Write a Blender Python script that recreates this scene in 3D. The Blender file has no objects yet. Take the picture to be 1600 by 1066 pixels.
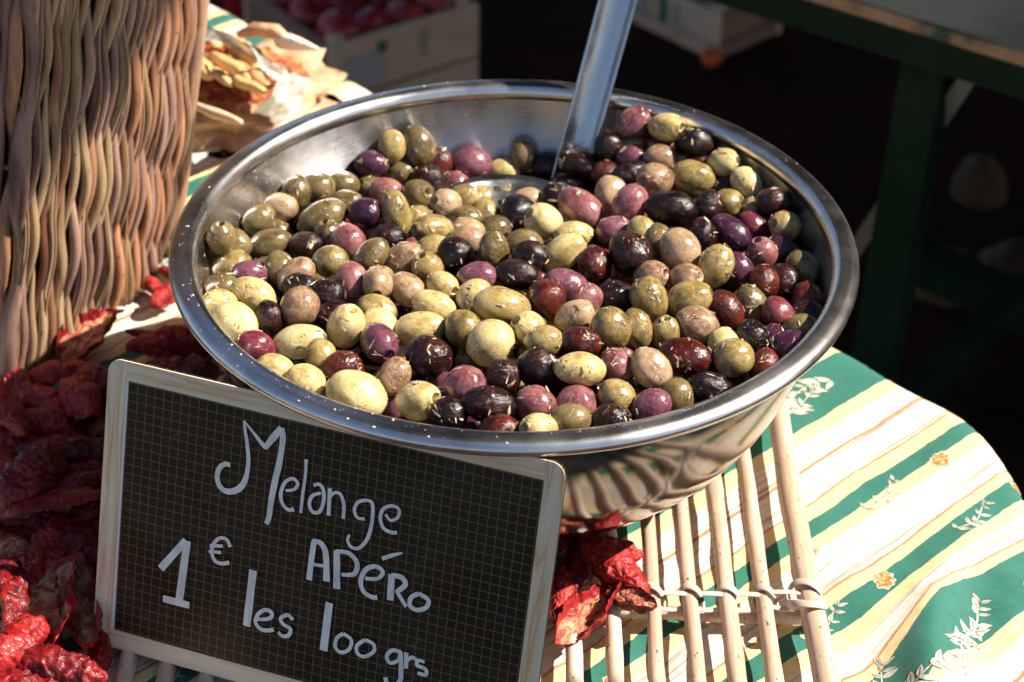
import bpy, bmesh, math, random
import numpy as np
from mathutils import Vector, Matrix, noise as mnoise

# ------------------------------------------------------------------ camera, sky, sun, exposure
SC = bpy.context.scene
COL = SC.collection
PI = math.pi
F_PX = 3333.0
PITCH, ROLL = math.radians(34.76), math.radians(.854)
fw = np.array([0, math.cos(PITCH), -math.sin(PITCH)])
r0 = np.array([1., 0, 0]); u0 = np.cross(r0, fw)
RV = math.cos(ROLL)*r0+math.sin(ROLL)*u0
UV = -math.sin(ROLL)*r0+math.cos(ROLL)*u0
CAM = np.array([-.0005, -.10298, .18])-fw*1.16225

def ray(x, y):
    return fw+RV*(x-800)/F_PX-UV*(y-533)/F_PX
def at(x, y, z=0.0):
    d = ray(x, y); return CAM+d*(z-CAM[2])/d[2]
def px(P):
    d = np.array(P)-CAM; k = d@fw
    return 800+F_PX*(d@RV)/k, 533-F_PX*(d@UV)/k, k

cd = bpy.data.cameras.new('camera'); co = bpy.data.objects.new('camera', cd); COL.objects.link(co)
M = Matrix(((RV[0], UV[0], -fw[0], CAM[0]), (RV[1], UV[1], -fw[1], CAM[1]), (RV[2], UV[2], -fw[2], CAM[2]), (0, 0, 0, 1)))
co.matrix_world = M
cd.sensor_width = 36; cd.lens = F_PX/1600*36; cd.clip_start = .02; cd.clip_end = 200
cd.dof.use_dof = True; cd.dof.focus_distance = 1.16; cd.dof.aperture_fstop = 10.5
SC.camera = co

SUN_EL, SUN_AZ = math.radians(47), math.radians(3)
sdir = Vector((math.cos(SUN_EL)*math.cos(SUN_AZ), math.cos(SUN_EL)*math.sin(SUN_AZ), math.sin(SUN_EL)))
w = bpy.data.worlds.new('World'); SC.world = w; w.use_nodes = True
nt = w.node_tree; bg = nt.nodes['Background']; sky = nt.nodes.new('ShaderNodeTexSky')
sky.sky_type = 'NISHITA'; sky.sun_disc = False; sky.sun_elevation = SUN_EL; sky.sun_rotation = PI/2-SUN_AZ
nt.links.new(sky.outputs[0], bg.inputs[0]); bg.inputs[1].default_value = .062
sl = bpy.data.lights.new('sun', 'SUN'); so = bpy.data.objects.new('sun', sl); COL.objects.link(so)
sl.energy = 5.0; sl.angle = math.radians(.53); sl.color = (1, .915, .80)
so.rotation_euler = sdir.to_track_quat('Z', 'Y').to_euler(); so.location = sdir*4
vs = SC.view_settings
vs.view_transform = 'Standard'; vs.look = 'None'; vs.gamma = 1; vs.use_curve_mapping = False; vs.exposure = 1.15

# ------------------------------------------------------------------ helpers
rnd = random.Random(7); nrng = np.random.default_rng(7)

def link(o, parent=None):
    COL.objects.link(o)
    if parent is not None: o.parent = parent
    return o
def mesh(name, V, Fc, mats, parent=None, smooth=True, mi=None):
    me = bpy.data.meshes.new(name)
    me.from_pydata([tuple(v) for v in V], [], [tuple(f) for f in Fc])
    for m in (mats if isinstance(mats, (list, tuple)) else [mats]): me.materials.append(m)
    if mi is not None: me.polygons.foreach_set('material_index', np.array(mi, dtype=np.int32))
    if smooth: me.polygons.foreach_set('use_smooth', np.ones(len(me.polygons), dtype=bool))
    me.update()
    return link(bpy.data.objects.new(name, me), parent)
def empty(name, loc=(0, 0, 0)):
    o = bpy.data.objects.new(name, None); o.location = loc; o.empty_display_size = .02
    return link(o)
def tag(o, label=None, cat=None, group=None, kind=None):
    if label: o['label'] = label
    if cat: o['category'] = cat
    if group: o['group'] = group
    if kind: o['kind'] = kind
    return o

class Geo:
    def __init__(s): s.v = []; s.f = []; s.m = []
    def add(s, V, Fc, m=0):
        b = len(s.v); s.v += [tuple(v) for v in V]; s.f += [tuple(i+b for i in f) for f in Fc]; s.m += [m]*len(Fc)
    def box(s, c, sx, sy, sz, ax=None, m=0):
        ax = ax or (Vector((1, 0, 0)), Vector((0, 1, 0)), Vector((0, 0, 1)))
        c = Vector(c); V = []
        for k in range(8):
            V.append(c+ax[0]*sx*.5*(1 if k & 1 else -1)+ax[1]*sy*.5*(1 if k & 2 else -1)+ax[2]*sz*.5*(1 if k & 4 else -1))
        s.add(V, [(0, 2, 3, 1), (4, 5, 7, 6), (0, 1, 5, 4), (2, 6, 7, 3), (0, 4, 6, 2), (1, 3, 7, 5)], m)
    def tube(s, pts, rad, n=8, m=0, flat=1.0, up=None):
        pts = [Vector(p) for p in pts]; rs = rad if isinstance(rad, (list, tuple)) else [rad]*len(pts)
        V = []; N = len(pts); prev = Vector(up) if up is not None else None
        for i, p in enumerate(pts):
            t = (pts[min(i+1, N-1)]-pts[max(i-1, 0)]).normalized()
            if prev is None: prev = t.orthogonal()
            a = (prev-t*prev.dot(t)); a = a.normalized() if a.length > 1e-9 else t.orthogonal().normalized()
            b = t.cross(a)
            if up is None: prev = a
            for k in range(n):
                an = 2*PI*k/n; V.append(p+a*math.cos(an)*rs[i]*flat+b*math.sin(an)*rs[i])
        Fc = [(i*n+k, i*n+(k+1) % n, (i+1)*n+(k+1) % n, (i+1)*n+k) for i in range(N-1) for k in range(n)]
        Fc += [tuple(range(n-1, -1, -1)), tuple((N-1)*n+k for k in range(n))]
        s.add(V, Fc, m)
    def lathe(s, prof, n=128, m=0, closed=False, c=(0, 0, 0)):
        V = []; P = len(prof)
        for i in range(n):
            a = 2*PI*i/n
            for r, z in prof: V.append((c[0]+r*math.cos(a), c[1]+r*math.sin(a), c[2]+z))
        Fc = []
        for i in range(n):
            j = (i+1) % n
            for k in range(P if closed else P-1):
                l = (k+1) % P; Fc.append((i*P+k, j*P+k, j*P+l, i*P+l))
        s.add(V, Fc, m)
    def build(s, name, mats, parent=None, smooth=True):
        return mesh(name, s.v, s.f, mats, parent, smooth, s.m)

# node material helper
class Mat:
    def __init__(s, name, color=(.5, .5, .5), rough=.5, metal=0, **kw):
        s.m = bpy.data.materials.new(name); s.m.use_nodes = True; s.t = s.m.node_tree; s.n = s.t.nodes; s.l = s.t.links
        s.p = s.n['Principled BSDF']; s.p.inputs['Base Color'].default_value = (*color, 1)
        s.p.inputs['Roughness'].default_value = rough; s.p.inputs['Metallic'].default_value = metal
        for k, v in kw.items(): s.p.inputs[k].default_value = v
    def node(s, t, **kw):
        n = s.n.new('ShaderNode'+t)
        for k, v in kw.items(): setattr(n, k, v)
        return n
    def set(s, n, **kw):
        for k, v in kw.items():
            k = k.replace('_', ' ')
            if hasattr(v, 'is_linked') or isinstance(v, bpy.types.NodeSocket): s.l.new(v, n.inputs[k])
            else: n.inputs[k].default_value = v
        return n
    def coord(s, kind='Object', scale=None, offs=None):
        c = s.node('TexCoord').outputs[kind]
        if scale is not None or offs is not None:
            mp = s.node('Mapping'); s.l.new(c, mp.inputs['Vector'])
            if scale is not None: mp.inputs['Scale'].default_value = scale
            if offs is not None: s.l.new(offs, mp.inputs['Location'])
            c = mp.outputs[0]
        return c
    def noise(s, scale, vec=None, detail=3, rough=.55, dist=0):
        n = s.node('TexNoise'); n.inputs['Scale'].default_value = scale; n.inputs['Detail'].default_value = detail
        n.inputs['Roughness'].default_value = rough; n.inputs['Distortion'].default_value = dist
        if vec is not None: s.l.new(vec, n.inputs['Vector'])
        return n.outputs['Fac']
    def ramp(s, fac, stops, interp='LINEAR'):
        r = s.node('ValToRGB'); s.l.new(fac, r.inputs[0]); e = r.color_ramp.elements; r.color_ramp.interpolation = interp
        while len(e) > 1: e.remove(e[-1])
        e[0].position = stops[0][0]; e[0].color = (*stops[0][1], 1) if len(stops[0][1]) == 3 else stops[0][1]
        for p, c in stops[1:]:
            k = e.new(p); k.color = (*c, 1) if len(c) == 3 else c
        return r.outputs[0]
    def math(s, op, a, b=0.0, c=None):
        n = s.node('Math', operation=op)
        for i, v in enumerate((a, b) if c is None else (a, b, c)):
            if isinstance(v, (int, float)): n.inputs[i].default_value = v
            else: s.l.new(v, n.inputs[i])
        return n.outputs[0]
    def mix(s, fac, a, b, mode='MIX'):
        n = s.node('MixRGB', blend_type=mode)
        for i, v in ((0, fac), (1, a), (2, b)):
            if isinstance(v, (int, float)): n.inputs[i].default_value = v
            elif isinstance(v, tuple): n.inputs[i].default_value = (*v, 1) if len(v) == 3 else v
            else: s.l.new(v, n.inputs[i])
        return n.outputs[0]
    def col(s, o): s.l.new(o, s.p.inputs['Base Color']); return s
    def rough(s, o): s.l.new(o, s.p.inputs['Roughness']); return s
    def bump(s, h, strength=.3, dist=.001):
        b = s.node('Bump'); b.inputs['Strength'].default_value = strength; b.inputs['Distance'].default_value = dist
        s.l.new(h, b.inputs['Height']); s.l.new(b.outputs[0], s.p.inputs['Normal']); return s
    def rand(s, k=1.0):
        o = s.node('ObjectInfo').outputs['Random']; return s.math('MULTIPLY', o, k) if k != 1.0 else o

# ------------------------------------------------------------------ materials
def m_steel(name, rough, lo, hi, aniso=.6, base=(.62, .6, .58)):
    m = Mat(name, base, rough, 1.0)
    m.p.inputs['Anisotropic'].default_value = aniso; m.p.inputs['Anisotropic Rotation'].default_value = .25
    tg = m.node('Tangent', direction_type='RADIAL', axis='Z'); m.l.new(tg.outputs[0], m.p.inputs['Tangent'])
    sep = m.node('SeparateXYZ'); m.l.new(m.coord('Object'), sep.inputs[0])
    rad = m.math('ARCTAN2', sep.outputs[1], sep.outputs[0])
    cmb = m.node('CombineXYZ'); m.l.new(m.math('MULTIPLY', rad, 1.2), cmb.inputs[0]); m.l.new(m.math('MULTIPLY', sep.outputs[2], 900.0), cmb.inputs[1])
    fine = m.noise(1.0, cmb.outputs[0], 4, .6)
    blot = m.noise(26, m.coord('Object'), 4, .6)
    smear = m.noise(90, m.coord('Object'), 3, .6)
    mr = m.node('MapRange'); m.l.new(m.math('ADD', m.math('MULTIPLY', fine, .35), m.math('MULTIPLY', blot, .65)), mr.inputs[0])
    mr.inputs[1].default_value = .3; mr.inputs[2].default_value = .7; mr.inputs[3].default_value = lo; mr.inputs[4].default_value = hi
    m.rough(mr.outputs[0])
    m.col(m.ramp(m.math('ADD', m.math('MULTIPLY', blot, .6), m.math('MULTIPLY', smear, .4)), [(.35, tuple(c*.78 for c in base)), (.62, base)]))
    m.bump(m.math('ADD', m.math('MULTIPLY', fine, .5), m.math('MULTIPLY', smear, .25)), .10, .0004)
    return m.m
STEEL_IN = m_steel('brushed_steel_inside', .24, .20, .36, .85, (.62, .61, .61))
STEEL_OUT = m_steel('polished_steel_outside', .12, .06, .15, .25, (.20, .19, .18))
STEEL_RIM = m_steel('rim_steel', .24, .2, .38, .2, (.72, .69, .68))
def m_spoon():
    m = Mat('spoon_steel', (.50, .51, .54), .24, 1.0); n = m.noise(60, m.coord('Object'), 4)
    m.rough(m.ramp(n, [(.3, (.2,)*3), (.7, (.36,)*3)])); m.bump(m.noise(600, m.coord('Object')), .06, .0005); return m.m
SPOON = m_spoon()

OLV = {  # key: (dark, main, light), roughness, bump, words
 'y': ((.34, .23, .08), (.54, .415, .17), (.64, .53, .27)),
 'g': ((.115, .075, .022), (.24, .168, .055), (.39, .29, .11)),
 'o': ((.07, .046, .016), (.135, .093, .034), (.21, .15, .06)),
 'b': ((.16, .085, .045), (.31, .19, .105), (.44, .30, .18)),
 'm': ((.10, .026, .032), (.21, .068, .074), (.31, .13, .12)),
 'p': ((.07, .017, .032), (.135, .038, .065), (.20, .075, .09)),
 'q': ((.06, .007, .014), (.13, .016, .028), (.21, .045, .05)),
 'u': ((.018, .005, .014), (.038, .010, .026), (.07, .018, .042)),
 'k': ((.004, .0015, .0015), (.008, .0025, .002), (.035, .007, .004)),
 'r': ((.02, .003, .002), (.06, .008, .005), (.14, .02, .009)),
}
def m_olive(k):
    dk, mn, lt = OLV[k]; m = Mat('olive_skin_'+{'y': 'pale', 'g': 'green', 'o': 'dark_green', 'b': 'tan', 'm': 'mauve', 'p': 'purple', 'q': 'crimson', 'u': 'aubergine', 'k': 'black', 'r': 'chestnut'}[k], mn, .28)
    off = m.node('CombineXYZ')
    for i, s in enumerate((37., 53., 71.)): m.l.new(m.rand(s), off.inputs[i])
    c = m.coord('Object', (1, 1, 1), off.outputs[0])
    big = m.noise(1.3, c, 2, .5); mid = m.noise(5, c, 4, .6); fin = m.noise(22, c, 3, .6)
    f = m.math('ADD', m.math('MULTIPLY', big, .6), m.math('MULTIPLY', mid, .4))
    f = m.math('ADD', f, m.math('MULTIPLY', m.math('SUBTRACT', m.rand(), .5), .16))
    base = m.ramp(f, [(.34, dk), (.47, mn), (.64, lt)]+([(.72, (.36, .25, .12))] if k in 'mpb' else []))
    # lenticels and bruises
    vo = m.node('TexVoronoi'); vo.inputs['Scale'].default_value = 7; m.l.new(c, vo.inputs['Vector'])
    spot = m.math('LESS_THAN', vo.outputs['Distance'], .09)
    base = m.mix(m.math('MULTIPLY', spot, .45 if k in 'ygobmp' else .2), base, tuple(x*.35 for x in dk) if k in 'mpq' else (.07, .035, .012))
    br = m.ramp(m.noise(2.2, c, 5, .7, .6), [(.66, (0,)*3), (.76, (1,)*3)])
    if k in 'ygob': base = m.mix(m.math('MULTIPLY', br, .5), base, (.16, .075, .03))
    elif k in 'mpu': base = m.mix(m.math('MULTIPLY', br, .5), base, (.06, .012, .02))
    sx_ = m.node('SeparateXYZ'); m.l.new(m.coord('Object'), sx_.inputs[0])
    edge_ = m.math('ADD', sx_.outputs[0], m.math('MULTIPLY', m.math('SUBTRACT', fin, .5), .05))
    scar = m.math('LESS_THAN', edge_, -.955); base = m.mix(m.math('MULTIPLY', scar, .85), base, (.05, .028, .014))
    tipm = m.ramp(edge_, [(0, (0,)*3), (.985, (0,)*3), (1.0, (.6,)*3)]); base = m.mix(tipm, base, (.14, .08, .04))
    m.col(base)
    m.rough(m.ramp(mid, [(.35, (.08 if k in 'kru' else .10,)*3), (.7, (.17 if k in 'kru' else .34,)*3)]))
    m.p.inputs['Coat Weight'].default_value = .0 if k in 'kru' else .5; m.p.inputs['Coat Roughness'].default_value = .04
    if k in 'ygobmpq':
        m.p.inputs['Subsurface Weight'].default_value = .12; m.p.inputs['Subsurface Radius'].default_value = (.6, .35, .12); m.p.inputs['Subsurface Scale'].default_value = .004
    amp = {'k': .6, 'r': .5, 'u': .3}.get(k, .22)
    h = m.math('ADD', m.math('MULTIPLY', m.noise(4.5, c, 4, .55, 1.2), amp), m.math('ADD', m.math('MULTIPLY', fin, .05 if k in 'kru' else .10), m.math('MULTIPLY', m.ramp(m.noise(11, c, 1, .4), [(.60, (0,)*3), (.66, (1,)*3)]), .35)))
    m.bump(h, .55 if k in 'kru' else .35, .0022)
    return m.m
OM = {k: m_olive(k) for k in OLV}

def m_herb():
    m = Mat('dried_herb', (.3, .24, .1), .7); m.col(m.ramp(m.noise(160, m.coord('Object'), 1), [(.36, (.07, .05, .02)), (.48, (.40, .28, .15)), (.60, (.66, .52, .36))])); return m.m  # palest tone also stands in for glints on the olives
HERB = m_herb()
def m_base():
    m = Mat('dark_base', (.012, .006, .003), .08); m.bump(m.noise(90, m.coord('Object'), 2), .2, .002); return m.m
BASE = m_base()

def m_wood(name, a, b, scale=(1, 1, 1), rough=.5, k=30, bump=.15, dots=False, coord='Object'):
    m = Mat(name, a, rough); off = m.node('CombineXYZ'); m.l.new(m.rand(9.), off.inputs[0]); m.l.new(m.rand(17.), off.inputs[1])
    c = m.coord(coord, scale, off.outputs[0]); n = m.noise(k, c, 5, .6, .4)
    f = m.math('ADD', n, m.math('MULTIPLY', m.math('SUBTRACT', m.rand(), .5), .2))
    base = m.ramp(f, [(.32, a), (.68, b)])
    if dots:
        sp = m.ramp(m.noise(330, m.coord(coord, (1, .55, .55), off.outputs[0]), 2, .7), [(.66, (0,)*3), (.70, (1,)*3)])
        base = m.mix(m.math('MULTIPLY', sp, .8), base, (.04, .02, .012))
    m.col(base); m.bump(n, bump, .001); return m.m
ROD = m_wood('peeled_willow', (.46, .31, .21), (.72, .57, .44), (1, .10, 1), .42, 85, .35, True)
BAND = m_wood('willow_band', (.45, .36, .29), (.62, .52, .43), (1, 1, 1), .5, 60)
W1 = m_wood('wicker_tan', (.18, .10, .05), (.50, .35, .20), (1, 1, .10), .42, 70, .6, True)
W2 = m_wood('wicker_mauve', (.13, .065, .055), (.46, .28, .22), (1, 1, .10), .42, 70, .6, True)
W3 = m_wood('wicker_brown', (.12, .045, .025), (.46, .22, .12), (1, 1, .10), .42, 70, .6, True)
SUNB = m_wood('wicker_stake', (.30, .17, .10), (.46, .30, .2), (1, 1, .15), .5, 60, .3, True)

def m_tom():
    m = Mat('dried_tomato_skin', (.22, .012, .01), .3); m.p.inputs['Coat Weight'].default_value = .10; m.p.inputs['Coat Roughness'].default_value = .15; c = m.coord('Object')
    n = m.noise(60, c, 5, .65, 1.0); n2 = m.noise(170, c, 4, .6, .8)
    m.col(m.ramp(m.math('ADD', m.math('MULTIPLY', n, .7), m.math('MULTIPLY', m.rand(), .3)), [(.30, (.05, .002, .002)), (.5, (.24, .006, .008)), (.68, (.42, .022, .018)), (.82, (.5, .09, .03))]))
    m.rough(m.ramp(n2, [(.3, (.28,)*3), (.7, (.6,)*3)]))
    m.bump(m.math('ADD', m.math('MULTIPLY', n, .6), m.math('MULTIPLY', n2, .5)), .9, .0035)
    m.p.inputs['Specular IOR Level'].default_value = .4
    return m.m
def m_flesh():
    m = Mat('dried_tomato_flesh', (.5, .28, .18), .5); c = m.coord('Object'); n = m.noise(75, c, 5, .65, 1.5)
    m.col(m.ramp(n, [(.36, (.16, .006, .006)), (.48, (.32, .06, .03)), (.60, (.50, .27, .13)), (.76, (.64, .46, .26))]))
    m.bump(m.noise(150, c, 4, .6, 1.2), .8, .003); return m.m
TSK, TFL = m_tom(), m_flesh()

# ------------------------------------------------------------------ setting: ground
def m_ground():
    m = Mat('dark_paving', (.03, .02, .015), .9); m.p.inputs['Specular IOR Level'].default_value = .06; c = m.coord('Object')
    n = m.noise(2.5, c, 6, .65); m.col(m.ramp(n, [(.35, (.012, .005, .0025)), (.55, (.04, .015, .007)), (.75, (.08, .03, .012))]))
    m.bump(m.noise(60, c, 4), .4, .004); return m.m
FLZ = -.78
V = []; Fc = []; n = 24
for j in range(n+1):
    for i in range(n+1):
        x = -60+120*i/n; y = -60+120*j/n; V.append((x, y, FLZ))
Fc = [(j*(n+1)+i, j*(n+1)+i+1, (j+1)*(n+1)+i+1, (j+1)*(n+1)+i) for j in range(n) for i in range(n)]
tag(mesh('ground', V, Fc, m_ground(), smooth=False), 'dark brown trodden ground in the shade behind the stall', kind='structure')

# unseen awning, added and shaped to throw shade over the background and the basket
def m_canvas():
    m = Mat('shade_canvas', (.05, .055, .045), .9); m.bump(m.noise(300, m.coord('Object')), .2, .001); return m.m
CANV = m_canvas()
g = Geo()
def slab(g, pts, z, th):
    N = len(pts); V = [(x, y, z) for x, y in pts]+[(x, y, z+th) for x, y in pts]
    g.add(V, [tuple(range(N-1, -1, -1)), tuple(N+i for i in range(N))]+[(i, (i+1) % N, N+(i+1) % N, N+i) for i in range(N)])
def proj_up(P, z):  # where the sunbeam that reaches P crosses height z
    t = (z-P[2])/sdir.z; return (P[0]+sdir.x*t, P[1]+sdir.y*t)
aw = empty('shade_awning', (1.5, 3, FLZ))
tag(aw, 'large dark canvas awning added out of view to shade the background and the basket', 'awning')
g = Geo(); AZ = 1.9
yb = [(-.9, -.32), (1.27, -.30), (1.31, .15), (1.335, .20), (1.345, .42), (1.33, .60), (1.38, .84), (1.75, .82), (2.15, .66), (2.22, .56), (2.30, -.35), (9.5, -.5), (9.5, 9.5), (-.4, 9.5), (-.4, 1.3), (-.9, 1.2)]  # outline follows the shade wanted on basket and background
slab(g, yb, AZ, .02); o = g.build('canvas', CANV, aw, False); o.matrix_parent_inverse = Matrix.Translation(-aw.location)
for c_, a_, b_ in (((9.49, 5.0, .8), .01, 8.8), ((4.6, 9.49, .8), 9.8, .01)):  # curtains added to keep sky light off the background
    g = Geo(); g.box(c_, a_, b_, 2.2); o = g.build('blocking_curtain', CANV, aw, False); o.matrix_parent_inverse = Matrix.Translation(-aw.location)
pc = proj_up((-.03, -.66, 0.0), 1.5)  # added sun blocker, out of view, darkening the front of the table
ps = empty('sun_blocker', (pc[0], pc[1], FLZ)); tag(ps, 'small round parasol added out of view to shade the front of the table', 'sun_blocker')
g = Geo(); g.lathe([(.002, .10), (.15, .08), (.30, .035), (.46, 0), (.46, -.004), (.30, .030), (.15, .075), (.002, .095)], 40, c=(0, 0, 1.5-FLZ)); g.build('blocker_top', CANV, ps)
g = Geo(); g.tube([(0, 0, .0), (0, 0, 1.59-FLZ)], .014, 10); g.build('pole', CANV, ps)
for P in ((-.85, -.28), (9.4, -.4), (-.35, 9.3), (9.4, 9.4), (-.85, 1.15), (2.32, -.33)):
    g = Geo(); g.tube([(P[0], P[1], FLZ), (P[0], P[1], AZ)], .025, 8); o = g.build('pole', SPOON, aw); o.matrix_parent_inverse = Matrix.Translation(-aw.location)

# ------------------------------------------------------------------ table and its cloth
poly = [at(470, 110)[:2]+np.array([-.62, .68])*.7, at(1290, 548)[:2], at(1545, 690)[:2], np.array([.316, -.285]), np.array([-.75, -.285]), np.array([-.95, .6])]
poly = [Vector((p[0], p[1])) for p in poly]
a_, b_, c_ = poly[1], poly[2], poly[3]; p1, p2 = b_+(a_-b_).normalized()*.045, b_+(c_-b_).normalized()*.055
poly[2:3] = [p1*(1-t)**2+b_*2*t*(1-t)+p2*t*t for t in np.linspace(0, 1, 9)]   # clockwise
A2 = math.radians(43.5); WD = (-math.sin(A2), math.cos(A2)); UD = (math.cos(A2), math.sin(A2))
def m_cloth():
    m = Mat('provencal_print', (.5, .5, .5), .75); c = m.node('UVMap').outputs[0]
    sep = m.node('SeparateXYZ'); m.l.new(c, sep.inputs[0])
    wob = m.math('ADD', m.math('MULTIPLY', m.math('SUBTRACT', m.noise(9, c, 2), .5), .007), m.math('MULTIPLY', m.math('SUBTRACT', m.noise(130, c, 3), .5), .0022))
    wv = m.math('ADD', sep.outputs[1], wob)                    # v = metres across the stripes
    P = .217
    f = m.math('FRACT', m.math('DIVIDE', m.math('SUBTRACT', -.045+P*8, wv), P))
    G, Y, Wt, R = (.010, .125, .088), (.70, .54, .27), (.64, .56, .46), (.48, .20, .09)
    seq = [(G, .042), (Y, .012), (Wt, .017), (R, .002), (Wt, .022), (R, .002), (Y, .010), (G, .013), (Y, .010), (Wt, .026), (R, .002), (Y, .0075), (G, .0165), (Y, .010), (Wt, .015), (R, .002), (Y, .008)]
    st = []; a = 0
    for cc, d in seq: st.append((a/P, cc)); a += d
    base = m.ramp(f, st, 'CONSTANT')
    isw = m.ramp(f, [(p, (1,)*3 if cc == Wt else (0,)*3) for p, cc in st], 'CONSTANT')
    isg = m.ramp(f, [(p, (1,)*3 if cc == G else (0,)*3) for p, cc in st], 'CONSTANT')
    ls = m.node('Mapping'); m.l.new(c, ls.inputs['Vector']); ls.inputs['Scale'].default_value = (6, 420, 1)
    lines = m.ramp(m.noise(1.0, ls.outputs[0], 3, .6, .3), [(.36, (.36, .22, .15)), (.45, (.66, .56, .46)), (.6, (.74, .70, .63)), (.70, (.50, .46, .42))])
    base = m.mix(m.math('MULTIPLY', isw, .85), base, lines)
    mot = m.noise(160, c, 4, .6)
    base = m.mix(.45, base, m.mix(1.0, base, m.ramp(mot, [(.3, (.62,)*3), (.7, (1.25,)*3)]), 'MULTIPLY'))
    base = m.mix(m.math('MULTIPLY', isg, m.ramp(m.noise(22, c, 3), [(.4, (0,)*3), (.7, (.5,)*3)])), base, (.02, .17, .13))
    m.col(base)
    h = m.math('ADD', m.noise(1400, m.coord('Object'), 2), m.math('MULTIPLY', m.noise(30, m.coord('Object'), 3), 1.5))
    m.bump(h, .25, .0008)
    m.p.inputs['Sheen Weight'].default_value = .1
    return m.m
def near_poly(p):
    best = None; inside = True; N = len(poly)
    for i in range(N):
        a, b = poly[i], poly[(i+1) % N]; e = b-a; nn = Vector((-e.y, e.x)).normalized()   # outward for clockwise
        if (p-a).dot(nn) > 0: inside = False
        t = max(0, min(1, (p-a).dot(e)/e.length_squared)); q = a+e*t; d = (p-q).length
        if best is None or d < best[0]: best = (d, q, i, t*e.length)
    return inside, best
FA, FB = Vector(at(1506, 850)[:2]), Vector(at(1452, 1030)[:2]); FD = (FB-FA).normalized(); FN = Vector((-FD.y, FD.x)); FN = FN if FN.x > 0 else -FN
def fold_d(x, y):   # one long soft fold running toward the viewer near the table corner
    q = Vector((x, y))-FA; t = q.dot(FD); d = q.dot(FN)+.006*math.sin(t*28); fade = max(0, min(1, (t+.02)/.08))
    ss = max(0, min(1, (d+.016)/.032)); ss = ss*ss*(3-2*ss)
    return fade*.011*math.exp(-(d/.015)**2), fade*(.017*ss-.05*max(0, d)+.006*math.exp(-((d+.035)/.02)**2)*-1)
def cloth_z(x, y):
    z = .0020*mnoise.noise(Vector((x*14, y*14, 3)))+.0011*(1-abs(mnoise.noise(Vector((x*30+y*12, y*22, 8))))*3)
    # long soft ripples toward the right front corner of the table
    s = max(0, min(1, (x-.185)/.06))*max(0, min(1, (.02-y)/.10))
    u = x*UD[0]+y*UD[1]; wv = x*WD[0]+y*WD[1]
    z += fold_d(x, y)[0]
    z += s*(.003+.003*math.sin(x*95+wv*30+mnoise.noise(Vector((x*12, y*12, 1)))*2.2))
    return z
def cloth_pos(x, y):
    p = Vector((x, y)); inside, (d, q, i, s) = near_poly(p)
    if inside: 
        lim = min(1, d/.03); return Vector((x, y, cloth_z(x, y)*lim))
    o = (p-q).normalized() if d > 1e-6 else Vector((0, 0)); R = .016
    fold = min(1, d/.12)*(.012*math.sin(q.x*60-q.y*41)+.010*mnoise.noise(Vector((q.x*9, q.y*9, 5))))
    if d < R*PI/2:
        a = d/R; h = R*math.sin(a); v = -R*(1-math.cos(a))
    else: h = R; v = -R-(d-R*PI/2)
    return Vector((q.x+o.x*(h+fold), q.y+o.y*(h+fold), v))
X0, X1, Y0, Y1, ST = -1.0, .62, -.60, 1.2, .0052
xs = np.arange(X0, X1, ST); ys = np.arange(Y0, Y1, ST)
V = []; UVs = []; idx = {}
for j, y in enumerate(ys):
    for i, x in enumerate(xs):
        ins, b = near_poly(Vector((x, y)))
        if ins or b[0] < .30:
            idx[(i, j)] = len(V); V.append(cloth_pos(x, y)); 
            # the print swings a little where the cloth is rumpled
            s = max(0, min(1, (x-.20)/.07))*max(0, min(1, (.03-y)/.10))
            sw = s*.011*math.sin(x*46+1.2)
            UVs.append((x*UD[0]+y*UD[1]+.5, x*WD[0]+y*WD[1]+sw*.3-fold_d(x, y)[1]))
Fc = []
for (i, j) in idx:
    if (i+1, j) in idx and (i, j+1) in idx and (i+1, j+1) in idx:
        Fc.append((idx[(i, j)], idx[(i+1, j)], idx[(i+1, j+1)], idx[(i, j+1)]))
cl = mesh('tablecloth', V, Fc, m_cloth())
uvl = cl.data.uv_layers.new(name='UVMap')
li = np.zeros(len(cl.data.loops), dtype=np.int32); cl.data.loops.foreach_get('vertex_index', li)
uvl.data.foreach_set('uv', np.array(UVs, dtype=np.float32)[li].ravel())
tag(cl, 'Provencal tablecloth striped green, yellow and white with leaf sprigs under the bowl', 'tablecloth')

# printed leaf sprigs and flowers: flat print laid on the cloth, following its surface
LEAF = Mat('print_cream', (.62, .58, .48), .75); LEAF.col(LEAF.ramp(LEAF.noise(240, LEAF.coord('Object'), 3), [(.35, (.30, .28, .23)), (.5, (.6, .57, .48)), (.7, (.7, .66, .56))])); LEAF = LEAF.m
INK = Mat('print_ink', (.13, .12, .09), .8).m
ORG = Mat('print_orange', (.62, .17, .04), .75); ORG.col(ORG.ramp(ORG.noise(400, ORG.coord('Object'), 2), [(.4, (.5, .09, .02)), (.55, (.7, .28, .08)), (.7, (.6, .5, .3))])); ORG = ORG.m
prints = Geo(); flowers = Geo()
def ptc(x, y, lift):
    ins, b = near_poly(Vector((x, y)))
    p = cloth_pos(x, y); return p+Vector((0, 0, lift)) if ins else p+Vector(((x-b[1].x), (y-b[1].y), 0)).normalized()*lift
def leaf(G, x, y, ang, L, wd, lift, m=0, n=6):
    c, s = math.cos(ang), math.sin(ang); V = []
    for k in range(n+1):
        t = k/n; wv = wd*math.sin(PI*t**.8)*.5
        for sg in (-1, 1): V.append(ptc(x+c*L*t-s*wv*sg, y+s*L*t+c*wv*sg, lift))
    G.add(V, [(2*k, 2*k+1, 2*k+3, 2*k+2) for k in range(n)], m)
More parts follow.
